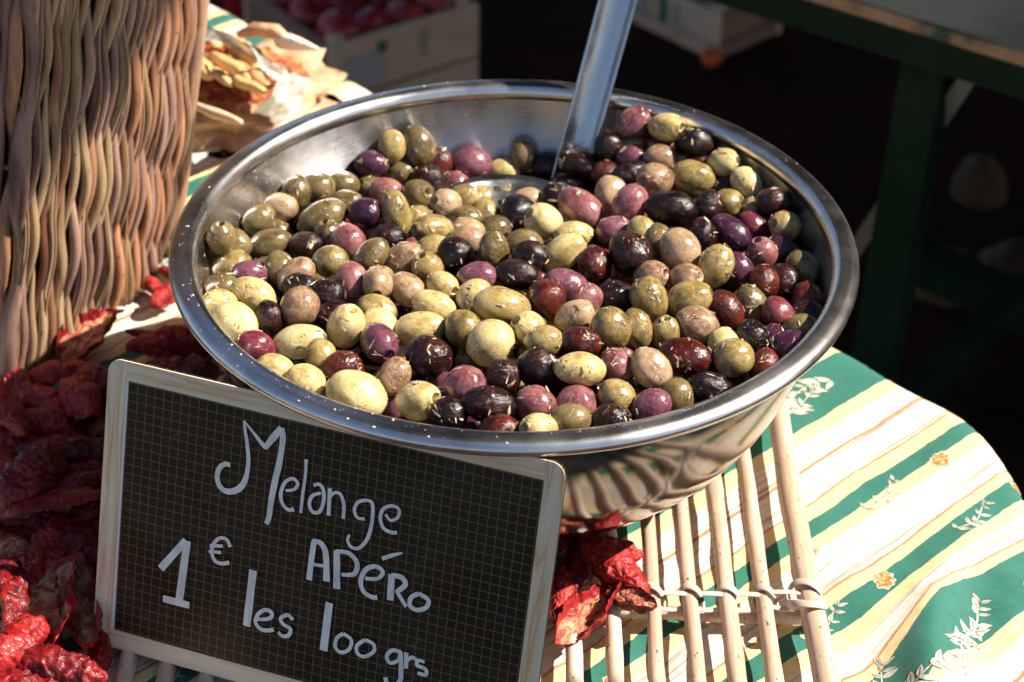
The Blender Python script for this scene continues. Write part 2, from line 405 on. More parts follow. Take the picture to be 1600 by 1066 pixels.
def line(G, pts, wd, lift, m=1):
    V = []
    for k, (x, y) in enumerate(pts):
        a = pts[min(k+1, len(pts)-1)]; b = pts[max(k-1, 0)]; dx, dy = a[0]-b[0], a[1]-b[1]; q = math.hypot(dx, dy) or 1
        for sg in (-1, 1): V.append(ptc(x-dy/q*wd*.5*sg, y+dx/q*wd*.5*sg, lift))
    G.add(V, [(2*k, 2*k+1, 2*k+3, 2*k+2) for k in range(len(pts)-1)], m)
def sprig(x, y, ang, L, sc, rr):
    N = max(5, int(L/.0058)); 
    stem = [(x+math.cos(ang)*L*t+math.sin(ang)*.004*math.sin(t*5), y+math.sin(ang)*L*t-math.cos(ang)*.004*math.sin(t*5)) for t in np.linspace(0, 1, 10)]
    for k in range(N):
        t = (k+.5)/N; sx, sy = stem[min(9, int(t*9.5))]
        for sg in (-1, 1):
            a = ang+sg*rr.uniform(.5, 1.15); l = sc*rr.uniform(.010, .017)*(1-.35*t); wd = l*rr.uniform(.30, .42)
            leaf(prints, sx, sy, a, l*1.05, wd*1.12, .00018+.00001*k, 1); leaf(prints, sx, sy, a, l, wd, .00028+.00001*k, 0)
            line(prints, [(sx, sy), (sx+math.cos(a)*l*.8, sy+math.sin(a)*l*.8)], .0004, .0004)
    line(prints, stem[:8], .0009, .0004, 0)
def flower(x, y, sc, rr):
    for q in range(rr.choice((2, 3))):
        fx, fy = x+rr.uniform(-.006, .006)*sc, y+rr.uniform(-.006, .006)*sc
        for k in range(6):
            a = k*PI/3+rr.random(); leaf(flowers, fx, fy, a, .0072*sc, .0062*sc, .0002+.00004*q, 1); leaf(flowers, fx, fy, a, .006*sc, .0052*sc, .0003+.00004*q, 0)
rr = random.Random(5)
for base in (-.045-.217*2, -.045-.217, -.045, -.045+.217, -.045+.434):
    for off, kind in ((.021, 's'), (.021+.0, 's2'), (.1235, 'f'), (.1705+.005, 'f')):
        wv = base-off
        for k, u in enumerate(np.arange(-.75, .95, .078 if kind[0] == 's' else .075)):
            u += rr.uniform(-.012, .012)+(.05 if kind == 's2' else 0)+(.03 if off > .15 else 0)
            x, y = u*UD[0]+wv*WD[0], u*UD[1]+wv*WD[1]
            ins, b = near_poly(Vector((x, y)))
            if not ins and b[0] > .16: continue
            if not (-.55 < x < .5 and -.35 < y < 1.0): continue
            if kind[0] == 's': sprig(x, y, A2+rr.uniform(-.5, .5)+(PI if rr.random() < .3 else 0), .046, .85, rr)
            else:
                if k % 2: flower(x, y, .95, rr)
                else: sprig(x, y, A2+rr.uniform(-.15, .15), .04, .62, rr)
tag(prints.build('leaf_print', [LEAF, INK], cl, False), kind='stuff')
tag(flowers.build('flower_print', [ORG, LEAF], cl, False), kind='stuff')

tb = empty('market_table', (0, 0, FLZ)); tag(tb, 'wooden trestle table hidden beneath the striped Provencal tablecloth', 'table')
TW = m_wood('table_wood', (.16, .09, .05), (.28, .17, .1), (1, .1, 1), .6, 12)
g = Geo(); cc = sum((p for p in poly), Vector((0, 0)))/len(poly)
slab(g, [tuple(cc+(p-cc)*.995) for p in poly][::-1], -.03, .026); o = g.build('table_top', TW, tb, False); o.matrix_parent_inverse = Matrix.Translation(-tb.location)
for P in ((-.6, .75), (.2, -.05), (.25, -.24), (-.65, -.24)):
    g = Geo(); g.box((P[0], P[1], (FLZ-.03)/2), .05, .05, -FLZ-.032); o = g.build('leg', TW, tb, False); o.matrix_parent_inverse = Matrix.Translation(-tb.location)

# ------------------------------------------------------------------ bowl
BZ = .0245
BP = [(.066, .0), (.0825, .0052), (.1015, .0155), (.1275, .031), (.1505, .0545), (.1655, .0778), (.1775, .109), (.1838, .128), (.1860, .140), (.1864, .1505)]
def smooth_prof(P, n=48):
    P = np.array(P); d = np.r_[0, np.cumsum(np.hypot(*np.diff(P, axis=0).T))]; t = np.linspace(0, d[-1], n)
    r = np.interp(t, d, P[:, 0]); z = np.interp(t, d, P[:, 1])
    for _ in range(3): r[1:-1] = (r[:-2]+r[2:]+2*r[1:-1])/4; z[1:-1] = (z[:-2]+z[2:]+2*z[1:-1])/4
    return list(zip(r, z))
bowl = empty('mixing_bowl', (0, 0, BZ)); tag(bowl, 'wide stainless steel mixing bowl heaped with mixed olives, standing on the rod rack', 'bowl')
sp = smooth_prof(BP)
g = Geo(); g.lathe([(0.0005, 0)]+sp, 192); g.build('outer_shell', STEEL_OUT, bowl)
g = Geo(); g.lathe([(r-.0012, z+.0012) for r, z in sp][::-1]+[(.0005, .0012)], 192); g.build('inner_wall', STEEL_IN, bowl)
rim = [(.1842, .1495), (.1850, .1545), (.1870, .1575), (.1900, .1588), (.1925, .1582), (.1948, .1583), (.1978, .1572), (.1998, .1552), (.2005, .1532), (.2000, .1512), (.1985, .1500), (.1965, .1503), (.1945, .1520), (.1925, .1535), (.1895, .1535), (.1872, .1515), (.1866, .1490)]
g = Geo(); g.lathe(rim[::-1], 256, closed=True); g.build('rolled_rim', STEEL_RIM, bowl)
ZW = np.array([z for r, z in sp])+BZ; RW = np.array([r for r, z in sp])-.0012
def wallR(z): return float(np.interp(z, ZW, RW))

# ------------------------------------------------------------------ olives: where each one in view lies (read off the photograph, then packed in 3D)
REG = {'A': (300, 180), 'B': (300, 360), 'C': (400, 500), 'D': (560, 190), 'E': (560, 360), 'F': (640, 500), 'G': (820, 160), 'H': (820, 340), 'I': (880, 500), 'J': (1060, 200), 'K': (1060, 380)}
# region, cx, cy, half length, half width, angle, colour, feature (h = pit hole, d = damaged, w = wrinkled, t = raised on top, s = slit)
OL = '''A 1035 610 130 125 0 o
A 1260 590 108 108 0 o
A 1480 580 140 105 20 o h
A 880 690 90 70 90 o
A 1500 440 130 100 10 u
A 560 880 120 90 -40 o
A 680 930 130 90 10 o
B 655 120 190 120 -20 o t
A 1095 865 205 140 -28 o t
A 1450 820 140 130 0 u t
B 1290 90 150 138 60 m
A 770 800 80 50 0 b
A 1290 740 90 70 0 o
A 910 830 75 70 0 k
A 1150 1000 90 75 70 o
B 330 140 150 112 30 o
B 220 265 168 145 -20 g t
B 460 370 140 90 0 p
B 500 540 192 135 25 y t
B 200 620 110 100 0 y
B 385 760 190 155 35 y
B 730 330 130 105 80 o
B 875 375 170 130 -40 b
B 570 330 80 70 0 o
B 930 480 120 80 10 k
B 900 660 165 150 -60 b t
B 1150 690 120 115 0 k
B 660 730 130 118 80 k
B 1140 270 140 130 0 g
B 930 130 115 105 0 k
B 1350 440 170 140 80 m
B 1500 215 172 120 -45 o
B 1290 800 205 148 -62 y t
B 900 930 218 138 -10 y
B 530 970 150 120 20 q
B 1110 530 95 90 0 k
B 220 480 100 72 0 o
B 1570 470 90 70 90 b
B 40 90 70 60 90 o
C 1030 190 192 145 55 p t
C 170 420 125 95 20 y
C 410 505 158 122 20 y
C 560 330 110 88 80 g
C 710 385 142 130 0 r
C 840 620 275 180 25 y
C 1150 470 162 128 -60 b d
C 1370 685 212 155 0 y
C 1440 300 192 165 20 k
E 505 815 207 135 -8 y
E 810 205 158 146 60 k t
E 380 240 170 125 -25 b d
E 570 320 142 128 60 g h
E 370 490 166 128 40 b s
E 700 470 142 100 30 y h
E 630 635 182 118 20 y
E 150 650 168 92 15 g
E 190 780 110 58 35 y
E 960 545 152 105 -35 y
E 1190 635 242 152 8 g s t
E 880 830 165 148 60 g
E 1100 940 202 180 -40 y
E 1430 830 165 138 25 y h
E 1130 160 150 120 85 o d
E 1320 370 175 118 10 k w
E 1000 390 160 110 0 p
E 1380 120 130 105 0 o
E 1450 210 120 90 0 k
E 900 75 140 92 10 b
E 630 160 60 50 0 g
E 180 450 85 70 90 b
E 250 70 90 70 0 k
F 470 540 165 155 0 m d t
F 640 730 222 152 8 k t
F 1035 710 172 150 15 m s
F 1060 400 172 165 0 k w
F 790 480 130 100 90 k
F 1420 415 210 135 5 y t
F 1110 900 178 90 0 y
F 760 910 112 55 0 r
F 1390 725 170 163 0 m d
F 1340 190 172 110 5 r
F 340 770 90 80 0 k
G 915 195 150 120 -40 m d
G 1175 265 165 112 15 y h
G 899 380 130 95 10 y
G 905 460 125 95 5 p
G 1160 375 135 95 15 r
G 1120 500 112 85 10 b
G 1250 490 75 70 0 y
G 1440 405 130 85 20 k
G 1430 480 140 75 15 k
G 1095 645 162 140 -20 b h t
G 1410 625 182 135 5 g t
G 470 560 192 105 25 k T
G 690 580 90 70 0 r
G 910 575 165 100 -15 k
G 720 765 150 130 80 b d
G 880 845 168 142 -60 m t
G 475 890 212 140 38 m t
G 400 680 170 95 20 k w
G 260 785 142 105 -10 k
G 1235 885 212 145 8 k
G 1520 880 135 110 -80 k w
G 155 995 172 140 20 y h t
H 400 150 165 112 -10 y
H 745 115 150 120 -10 p
G 130 680 110 80 0 r
G 110 545 80 52 0 k
D 1440 660 90 60 0 b
G 620 430 95 70 90 r
G 725 420 95 62 90 k
G 550 450 58 40 90 y
H 310 295 208 132 -35 y t
H 580 395 155 138 80 r w
H 890 310 198 165 58 k t
H 350 560 188 110 15 p
H 200 690 175 155 60 r
H 425 825 170 130 -20 b d
H 742 660 172 130 15 k
H 1030 680 190 150 70 g t
H 1370 680 198 150 -15 g
H 720 925 180 155 70 g t
H 960 935 165 120 75 g
H 1170 955 120 108 90 g
H 1440 925 185 150 30 b t
H 1295 265 182 160 60 b t
H 975 130 125 85 70 g
H 1110 200 115 90 90 o
H 1110 490 82 75 0 b
H 1290 510 92 62 0 b
H 520 670 65 42 0 m
H 240 1030 62 52 0 g
K 300 200 188 140 -65 g t
I 450 380 165 125 60 m
I 730 415 195 145 48 b d t
I 1030 310 232 148 15 r t
I 460 650 165 150 40 g
I 740 705 162 130 -20 p
I 940 650 112 88 80 o
I 1220 575 190 120 15 k w
I 1450 325 166 155 0 g t
I 1320 200 120 75 70 y
I 390 840 155 65 0 k
I 30 830 85 80 0 o
J 370 350 92 88 0 y
J 380 455 80 60 0 k
J 560 480 112 90 50 y
J 455 625 132 128 0 g
J 670 685 132 100 50 b d
J 770 645 92 82 0 k
J 430 875 190 120 40 u t
J 620 825 142 100 45 q
J 900 850 140 118 0 g h
J 855 990 122 110 30 u
J 700 1045 125 112 60 m
J 200 900 120 80 90 k
K 530 245 165 112 60 u
K 870 320 150 128 80 k w
K 1100 210 152 120 60 o
K 1080 480 118 108 80 r
K 400 560 172 120 60 r
K 650 545 192 125 65 o
K 885 605 135 108 60 q s
K 1030 735 132 92 0 o
K 640 800 142 128 60 k
K 820 820 110 82 90 u
K 930 870 122 82 -30 u
K 690 1030 92 82 90 r
K 700 320 110 70 90 r
K 1180 620 95 80 0 k
D 310 230 110 80 90 g
D 495 250 172 128 75 o t
D 680 345 90 68 80 r
D 370 410 115 108 0 o
D 580 465 90 70 0 k
D 760 490 132 80 20 m
D 960 355 157 130 0 p
D 1240 350 112 102 0 y
D 1375 345 70 58 90 o
D 470 610 132 126 0 o
D 320 770 192 105 76 g t
D 670 615 90 76 0 k
D 560 785 150 110 -10 g
D 630 905 192 125 -10 g h t
D 780 745 82 62 0 b
D 860 690 112 82 -15 g
D 1000 635 100 90 0 g
D 1200 605 152 105 15 g t
D 1430 600 112 62 10 g
D 1050 790 132 112 80 g
D 1105 860 102 98 0 o
D 1300 800 166 152 80 k t
D 900 810 82 62 0 o
D 905 920 112 66 0 b
D 270 590 50 42 0 m'''.split('\n')
KB = [(460, 300, -.035), (500, 280, -.035), (570, 250, -.034), (650, 235, -.035), (740, 250, -.045), (790, 270, -.053), (860, 260, -.048), (980, 210, -.022), (1040, 200, -.012), (1100, 240, -.018), (1180, 290, -.02), (1240, 350, -.023), (1290, 420, -.018), (1300, 480, -.014), (400, 340, -.034), (340, 390, -.027), (315, 420, -.022), (310, 480, -.014)]
ctl = []
for x, y, dz in KB: p = at(x, y, .18+dz); ctl.append((p[0], p[1], dz))
for a in (200, 220, 240, 260, 280, 300, 320): ctl.append((.18*math.cos(math.radians(a)), .18*math.sin(math.radians(a)), -.010))
ctl += [(-.02, .10, -.040), (-.05, .05, -.022), (.04, .06, -.020), (0, 0, -.004), (-.09, 0, -.010), (.09, 0, -.004), (.03, -.09, .0), (-.1, .08, -.026), (.1, .08, -.006)]
ctl = np.array(ctl)
def heap(x, y):
    d2 = (ctl[:, 0]-x)**2+(ctl[:, 1]-y)**2+.0002; w_ = 1/d2**1.6; return .18+float((w_*ctl[:, 2]).sum()/w_.sum())
P = []; HA = []; HB = []; AX = []; KD = []; FT = []
for ln in OL:
    t = ln.split(); ox, oy = REG[t[0]]; x = ox+float(t[1])/5.333; y = oy+float(t[2])/5.333
    d = ray(x, y); s = 1.2; c = None
    for it in range(40):
        c = CAM+d*s; s += (c[2]-(heap(c[0], c[1])-.007))/(-d[2])*.8
    ft = ''.join(t[7:]); k = t[6]
    if 't' in ft: s -= .007
    if 'T' in ft: s -= .018
    c = CAM+d*s; a = float(t[3])/5.333/F_PX*s; b = float(t[4])/5.333/F_PX*s
    an = math.radians(float(t[5])); ax = RV*math.cos(an)-UV*math.sin(an)+fw*nrng.uniform(-.25, .25)
    # a partly buried olive is still a whole one: no half-size stones
    mn = .0095 if k in 'ku' else .0088
    if b < mn*.75: a, b = max(a, mn*1.1), mn*.95
    P.append(c); a = min(max(a*1.05, .0110), .0168); HA.append(a); HB.append(min(max(min(b, a)*1.07, .0092), .0140, a)); AX.append(ax/np.linalg.norm(ax)); KD.append(k); FT.append(ft)
NV = len(P)
keys = 'yyggoobmmpkkkruq'
for i in range(230):
    while True:
        x, y = nrng.uniform(-.18, .18, 2)
        if math.hypot(x, y) < .172: break
    z = heap(x, y)-.008-nrng.uniform(.014, .028)
    P.append(np.array([x, y, z])); a = nrng.uniform(.0105, .0135); HA.append(a); HB.append(a*nrng.uniform(.76, .92))
    v = nrng.normal(size=3); AX.append(v/np.linalg.norm(v)); KD.append(keys[nrng.integers(len(keys))]); FT.append('')
P = np.array(P); HA = np.array(HA); HB = np.array(HB); AX = np.array(AX); P0 = P.copy(); N = len(P)
vis = np.arange(N) < NV
mob = np.where(vis, .35, 1.0)
SPN = np.array(at(803, 334, .1435))   # the skimmer's disc
for it in range(140):
    D = P[None]-P[:, None]; L = np.linalg.norm(D, axis=2)+1e-9; U = D/L[..., None]
    ca = np.einsum('ijk,ik->ij', U, AX); ri = 1/np.sqrt(ca**2/HA[:, None]**2+(1-ca**2)/HB[:, None]**2)
    cb = np.einsum('ijk,jk->ij', U, AX); rj = 1/np.sqrt(cb**2/HA[None]**2+(1-cb**2)/HB[None]**2)
    ov = np.clip((ri+rj)*.965-L, 0, None); np.fill_diagonal(ov, 0)
    share = mob[:, None]/(mob[:, None]+mob[None])
    mv = -(U*(ov*share)[..., None]).sum(1)*.45
    dep = (mv[vis]@fw)[:, None]*fw[None]; mv[vis] = dep*1.0+(mv[vis]-dep)*.35
    P += mv
    P[vis] += (P0[vis]-P[vis])*.03
    fill = ~vis
    for i in range(NV):   # the ones scooped up lie on the skimmer's dish
        d_ = math.hypot(P[i, 0]-SPN[0], P[i, 1]-SPN[1])
        if d_ < .046 and P0[i, 1] < SPN[1]+.026:
            need = SPN[2]-.014+.014*(d_/.049)**2+HB[i]*.95-P[i, 2]
            if need > 0: P[i] -= fw*(need/.57)*.5
    lim = np.array([heap(p[0], p[1])-.0215 for p in P[fill]]) if it % 10 == 0 else lim
    P[fill, 2] = np.minimum(P[fill, 2], lim)
    for i in range(N):
        R_ = (wallR(P[i, 2]-HB[i]*.3)-(HA[i]*.35+HB[i]*.6)) if vis[i] else (wallR(P[i, 2]-HB[i]*.6)-HA[i]*.98); r_ = math.hypot(P[i, 0], P[i, 1])
        if r_ > R_:
            if vis[i] and P[i, 1] > .02: P[i] -= fw*(r_-R_)*.7; P[i, :2] *= 1-.15*(r_-R_)/r_
            else: P[i, :2] *= R_/r_

def sph(nr, ns, fn):
    V = [fn(0.0, 0.0)]; ring = []
    for i in range(1, nr):
        t = PI*i/nr
        for k in range(ns): V.append(fn(t, 2*PI*k/ns))
    V.append(fn(PI, 0.0)); Fc = []
    for k in range(ns): Fc.append((0, 1+k, 1+(k+1) % ns))
    for i in range(nr-2):
        for k in range(ns): a = 1+i*ns; b = a+ns; Fc.append((a+k, b+k, b+(k+1) % ns, a+(k+1) % ns))
    l = len(V)-1; a = 1+(nr-2)*ns
    for k in range(ns): Fc.append((a+k, l, a+(k+1) % ns))
    return V, Fc
def olive_mesh(kind, seed):
    rs = random.Random(seed); o = Vector((rs.random()*50, rs.random()*50, rs.random()*50)); tip = rs.uniform(.02, .10)
    sk = rs.uniform(-.08, .08); hx = (rs.uniform(-.35, .35), rs.uniform(-.35, .35))
    def fn(t, a):
        # pole on +X; pole rings are squeezed together so that the pit hole gets enough of them
        tt = t if kind != 'hole' else PI*((t/PI)**1.35)
        x = math.cos(tt); r = math.sin(tt)**.94 if 0 < tt < PI else 0
        r *= 1+sk*x
        x += tip*math.exp(-(tt/.33)**2)*1.2-(.02*math.exp(-((PI-tt)/.3)**2))
        p = Vector((x, r*math.cos(a), r*math.sin(a)))
        q = p*(1+.045*mnoise.noise(p*1.3+o)+.015*mnoise.noise(p*3.5+o))
        if kind == 'hole':
            d = tt/.17; q.x -= (.42 if d < 1 else .42*math.exp(-((d-1)/.28)**2))+.05*math.exp(-((tt-.5)/.2)**2)
            if tt > .17: q *= 1+.02*math.sin(a*3)
        if kind == 'wrinkle':
            e = p+Vector((mnoise.noise(p*2+o), mnoise.noise(p*2-o), 0))*.35
            rdg = 1-abs(mnoise.noise(Vector((e.x*1.6, e.y*3.4, e.z*3.4))+o))*2
            q *= 1-.10*max(0, rdg-.55)-.02*abs(mnoise.noise(p*7+o))
        if kind == 'slit':
            aa = (a-PI/2+PI) % (2*PI)-PI+.25*x; q *= 1-.13*math.exp(-(aa/.09)**2)*max(0, 1-x*x*1.1)+.03*math.exp(-((abs(aa)-.25)/.12)**2)*(1-x*x if abs(x) < 1 else 0)
        if kind == 'damage':
            dv = (p-Vector((.25, .1, .95))).length
            if dv < .75: k_ = (1-dv/.75)**.6; q *= 1-.13*k_+.085*k_*mnoise.noise(p*8+o)+.05*k_*mnoise.noise(p*17+o)
        return q
    V, Fc = sph(34, 36, fn) if kind in ('damage', 'wrinkle', 'slit') else sph(24, 28, fn)
    return mesh_data('olive_'+kind, V, Fc)
def mesh_data(name, V, Fc, mats=(), mi=None):
    me = bpy.data.meshes.new(name); me.from_pydata([tuple(v) for v in V], [], Fc)
    for m in mats: me.materials.append(m)
    if mi is not None: me.polygons.foreach_set('material_index', np.array(mi, dtype=np.int32))
    me.polygons.foreach_set('use_smooth', np.ones(len(me.polygons), dtype=bool)); me.update(); return me
OMESH = {k: [olive_mesh(k, s) for s in range(n_)] for k, n_ in (('plain', 8), ('hole', 3), ('wrinkle', 5), ('slit', 2), ('damage', 3))}
for ms in OMESH.values():
    for me in ms: me.materials.append(OM['g'])
CW = {'y': 'pale-yellow', 'g': 'green', 'o': 'dark-green', 'b': 'tan', 'm': 'mauve', 'p': 'purple', 'q': 'crimson', 'u': 'aubergine', 'k': 'black', 'r': 'chestnut'}
names_used = set()
PX = np.array([px(p)[:2] for p in P])
def zone(i):
    x, y = PX[i]; dx = (x-800)/500; dy = (y-420)/250
    a = 'back' if dy < -.36 else ('front' if dy > .36 else '')
    b = 'left' if dx < -.33 else ('right' if dx > .33 else '')
    return (a+' '+b).strip() or 'middle'
def olive_label(i):
    k = KD[i]; sz = 'big ' if HA[i] > .0175 else ('small ' if HA[i] < .0102 else '')
    if HA[i]/HB[i] > 1.45: sz += 'long '
    ft = 'with a pit hole' if 'h' in FT[i] else 'with torn skin' if 'd' in FT[i] else 'with a slit' if 's' in FT[i] else 'with wrinkled skin' if ('w' in FT[i]) else ''
    nb = sorted((j for j in range(NV) if j != i), key=lambda j: np.hypot(*(PX[j]-PX[i])))[:7]
    rel = []
    for j in nb:
        d = PX[j]-PX[i]
        r_ = ('right of' if d[0] < 0 else 'left of') if abs(d[0]) > abs(d[1]) else ('in front of' if d[1] < 0 else 'behind')
        rel.append((r_, CW[KD[j]]))
    base = ' '.join(x for x in (sz+CW[k]+' olive', ft) if x)+', '+zone(i)
    import itertools
    cands = ['%s, %s a %s one' % (base, *r_) for r_ in rel]
    cands += ['%s, %s a %s, %s a %s one' % (base, *a_, *b_) for a_, b_ in itertools.combinations(rel, 2)]
    cands += ['%s, %s a %s, %s a %s, %s a %s' % (base, *a_, *b_, *c_) for a_, b_, c_ in itertools.combinations(rel, 3)]
    for c_ in cands:
        if c_ not in names_used and len(c_.split()) <= 15: names_used.add(c_); return c_
    return base
def put_olive(i):
    ft = FT[i]; k = KD[i]
    kind = 'hole' if 'h' in ft else 'damage' if 'd' in ft else 'slit' if 's' in ft else 'wrinkle' if ('w' in ft or (k in 'kr' and rnd.random() < .6)) else 'plain'
    if kind == 'plain' and k in 'ygobmp' and ft.replace('t', '') == '': kind = rnd.choices(('plain', 'hole', 'damage', 'slit'), (70, 11, 12, 7))[0]
    me = rnd.choice(OMESH[kind])
    o = bpy.data.objects.new('olive', me); COL.objects.link(o)
    ax = Vector(AX[i])
    if kind == 'hole':  # the hole end turned toward the viewer's side
        s = 1 if ax.dot(Vector(fw)) < 0 else -1; ax = ax*s; ax = (ax-Vector(fw)*.75+Vector(UV)*.15).normalized()
    elif rnd.random() < .5: ax = -ax
    if kind in ('damage',): z = (-Vector(fw)*.8+Vector((.3, 0, .4))); z = (z-ax*z.dot(ax)).normalized()
    elif kind == 'slit': z = (-Vector(fw)*.3+Vector((0, .5, .4))); z = (z-ax*z.dot(ax)).normalized()
    else: z = ax.orthogonal().normalized(); z.rotate(Matrix.Rotation(rnd.uniform(0, 6.28), 3, ax))
    y = z.cross(ax)
    M_ = Matrix((ax, y, z)).transposed().to_4x4()
    a, b = HA[i], HB[i]
    sc = Matrix.Diagonal((a, b*rnd.uniform(.96, 1.03), b, 1))
    o.matrix_world = Matrix.Translation(Vector(P[i])) @ M_ @ sc
    o.material_slots[0].link = 'OBJECT'; o.material_slots[0].material = OM[k]
    if i < NV: tag(o, olive_label(i), 'olive', 'mixed olives in the steel bowl')
    else: tag(o, 'half-hidden '+olive_label(i), 'olive', 'mixed olives in the steel bowl')
    return o
order = sorted(range(NV, N), key=lambda i: heap(P[i, 0], P[i, 1])-P[i, 2])
def clear_of_dish(i):
    x, y = PX[i]; return ((x-775)/105)**2+((y-290)/30)**2 > 1
keep = [i for i in order if clear_of_dish(i)][:300-NV]; rest = [i for i in order if clear_of_dish(i)][300-NV:]
OB = [put_olive(i) for i in range(NV)]; OBK = [put_olive(i) for i in keep]
g = Geo()
for i in rest:
    ax = Vector(AX[i]); zz = ax.orthogonal().normalized(); yy = zz.cross(ax); V, Fc = sph(10, 12, lambda t, a: Vector(P[i])+ax*(math.cos(t)*HA[i])+yy*(math.sin(t)*math.cos(a)*HB[i])+zz*(math.sin(t)*math.sin(a)*HB[i]))
    g.add(V, Fc, 'kgu'.index(rnd.choice('kgu')))
tag(g.build('buried_olives', [OM['k'], OM['o'], OM['u']]), 'mass of olives buried deep in the bowl under the others', 'olives', kind='stuff')
# marinade as a flat dark disc under the olives
V = [(0, 0, .18-.05)]; n = 64
for r_ in (.06, .11, .15):
    for k in range(n):
        a = 2*PI*k/n; V.append((r_*math.cos(a), r_*math.sin(a), .126))
rr_ = wallR(.126)+.0003
for k in range(n): a = 2*PI*k/n; V.append((rr_*math.cos(a), rr_*math.sin(a), .126))
V[0] = (0, 0, .126); Fc = [(0, 1+k, 1+(k+1) % n) for k in range(n)]
for q in range(3):
    for k in range(n): a = 1+q*n; Fc.append((a+k, a+n+k, a+n+(k+1) % n, a+(k+1) % n))
tag(mesh('dark_base', V, Fc, BASE), 'flat glossy marinade between the olives in the bowl', 'dark_base', kind='stuff')

# dried herbs sprinkled over the olives and stuck to the wall
from mathutils.bvhtree import BVHTree
BV = {}
def bvh(me):
    if me.name not in BV: BV[me.name] = BVHTree.FromPolygons([v.co[:] for v in me.vertices], [tuple(p.vertices) for p in me.polygons])
    return BV[me.name]
g = Geo()
def flake(g, p, nrm, L, rr, m=0):
    nrm = Vector(nrm).normalized(); t = nrm.orthogonal().normalized(); t.rotate(Matrix.Rotation(rr.uniform(0, 6.28), 3, nrm)); t = (t+nrm*rr.uniform(-.15, .3)).normalized()
    b = nrm.cross(t).normalized(); w_ = L*rr.uniform(.16, .34); h = .00028
    c = Vector(p)+nrm*h
    V = [c-t*L*.5-b*w_*.25, c-t*L*.1-b*w_*.5, c+t*L*.5-b*w_*.15, c+t*L*.5+b*w_*.15, c+b*w_*.5, c-t*L*.5+b*w_*.25]
    V += [v-nrm*h*1.4 for v in V]
    g.add(V, [(0, 1, 2, 3, 4, 5), (11, 10, 9, 8, 7, 6)]+[(i, i+6, (i+1) % 6+6, (i+1) % 6) for i in range(6)], m)
rr = random.Random(3)
for i in range(NV):
    M_ = OB[i].matrix_world; inv = M_.to_3x3().inverted().transposed()
    for q in range(rr.choice((6, 12, 19, 27, 38))):
        if q % 3 == 0: cl_ = Vector((rr.gauss(0, 1), rr.gauss(0, 1), rr.gauss(0, 1)))
        v = (cl_+Vector((rr.gauss(0, .35), rr.gauss(0, .35), rr.gauss(0, .35)))).normalized()
        hit = bvh(OB[i].data).ray_cast(v*2.5, -v)
        if hit[0] is None: continue
        v = hit[0]; nrm = (inv @ (hit[1] if hit[1].dot(v) > 0 else -hit[1])).normalized()
        if nrm.z < .05 or nrm.dot(Vector(fw)) > .1: continue
        flake(g, M_ @ v, nrm, rr.choice((.0011, .0015, .0022, .0034, .0048))*rr.uniform(.75, 1.2), rr)
def on_wall(ang, z):
    r_ = wallR(z); e = .002; dr = (wallR(z+e)-wallR(z-e))/(2*e)
    nrm = Vector((-math.cos(ang), -math.sin(ang), dr)).normalized(); return Vector((r_*math.cos(ang), r_*math.sin(ang), z)), nrm
for q in range(230):
    if q % 9 == 0: ca_ = math.radians(rr.uniform(40, 195)); cz_ = rr.uniform(.138, .17)
    p, nrm = on_wall(ca_+rr.gauss(0, .05), min(.172, cz_+rr.gauss(0, .006))); flake(g, p, nrm, rr.choice((.001, .0018, .003))*rr.uniform(.7, 1.2), rr)
tag(g.build('dried_herbs', HERB, None, False), 'flecks of dried herbs sprinkled over the olives and bowl wall', 'herbs', kind='stuff')

# crumbs of salt dried on the rim
g = Geo(); rr = random.Random(8)
for q in range(150):
    a = math.radians(rr.gauss(225, 32) if q % 3 else rr.uniform(0, 360)); r_ = rr.uniform(.188, .1985); zz = BZ+(.1586 if r_ < .195 else .1575)
    b = rr.choice((.0002, .0003, .0004, .0008))*rr.uniform(.7, 1.3); V, Fc = sph(4, 6, lambda t, f: Vector((r_*math.cos(a)+b*math.sin(t)*math.cos(f)*rr.uniform(.6, 1.3), r_*math.sin(a)+b*math.sin(t)*math.sin(f), zz+b*.35*math.cos(t)))); g.add(V, Fc)
tag(g.build('salt_crumbs', Mat('salt_crumbs', (.42, .39, .36), .6).m), 'pale dried crumbs speckling the steel rim', 'crumbs', kind='stuff')

# ------------------------------------------------------------------ skimmer
spn = empty('skimmer', tuple(at(830, 320, .145))); tag(spn, 'long-handled steel skimmer dug into the olives, handle leaning on the back rim', 'skimmer')
def child(o, root): o.matrix_parent_inverse = Matrix.Translation(-root.location); return o
H0 = Vector(at(888, 284, .131)); H1 = Vector(at(931, 126, .193)); dH = (H1-H0).normalized()
back = Vector((0, -1, 0)); side = dH.cross(Vector(fw)).normalized(); side = -side if side.x < 0 else side
nf = side.cross(dH).normalized(); nf = nf if nf.dot(Vector(fw)) < 0 else -nf
g = Geo(); L0, L1 = -.012, .40; NS = 26; V = []; K = 11
for i in range(NS+1):
    s = L0+(L1-L0)*i/NS; wd = .0126*(.92+.10*min(1, max(0, s/.2)))
    for k in range(K):
        t = -1+2*k/(K-1); h = .0105*(1-math.sqrt(max(0, 1-.94*t*t))); V.append(H0+dH*s+side*t*wd+nf*(h-.002))
    for k in range(K):
        t = 1-2*k/(K-1); h = .0105*(1-math.sqrt(max(0, 1-.94*t*t))); V.append(H0+dH*s+side*t*wd*.93+nf*(h-.0036))
Fc = []; KK = 2*K
for i in range(NS):
    for k in range(KK): Fc.append((i*KK+k, i*KK+(k+1) % KK, (i+1)*KK+(k+1) % KK, (i+1)*KK+k))
Fc += [tuple(range(KK)), tuple(NS*KK+k for k in range(KK-1, -1, -1))]
g.add(V, Fc); child(g.build('handle', SPOON, spn), spn)
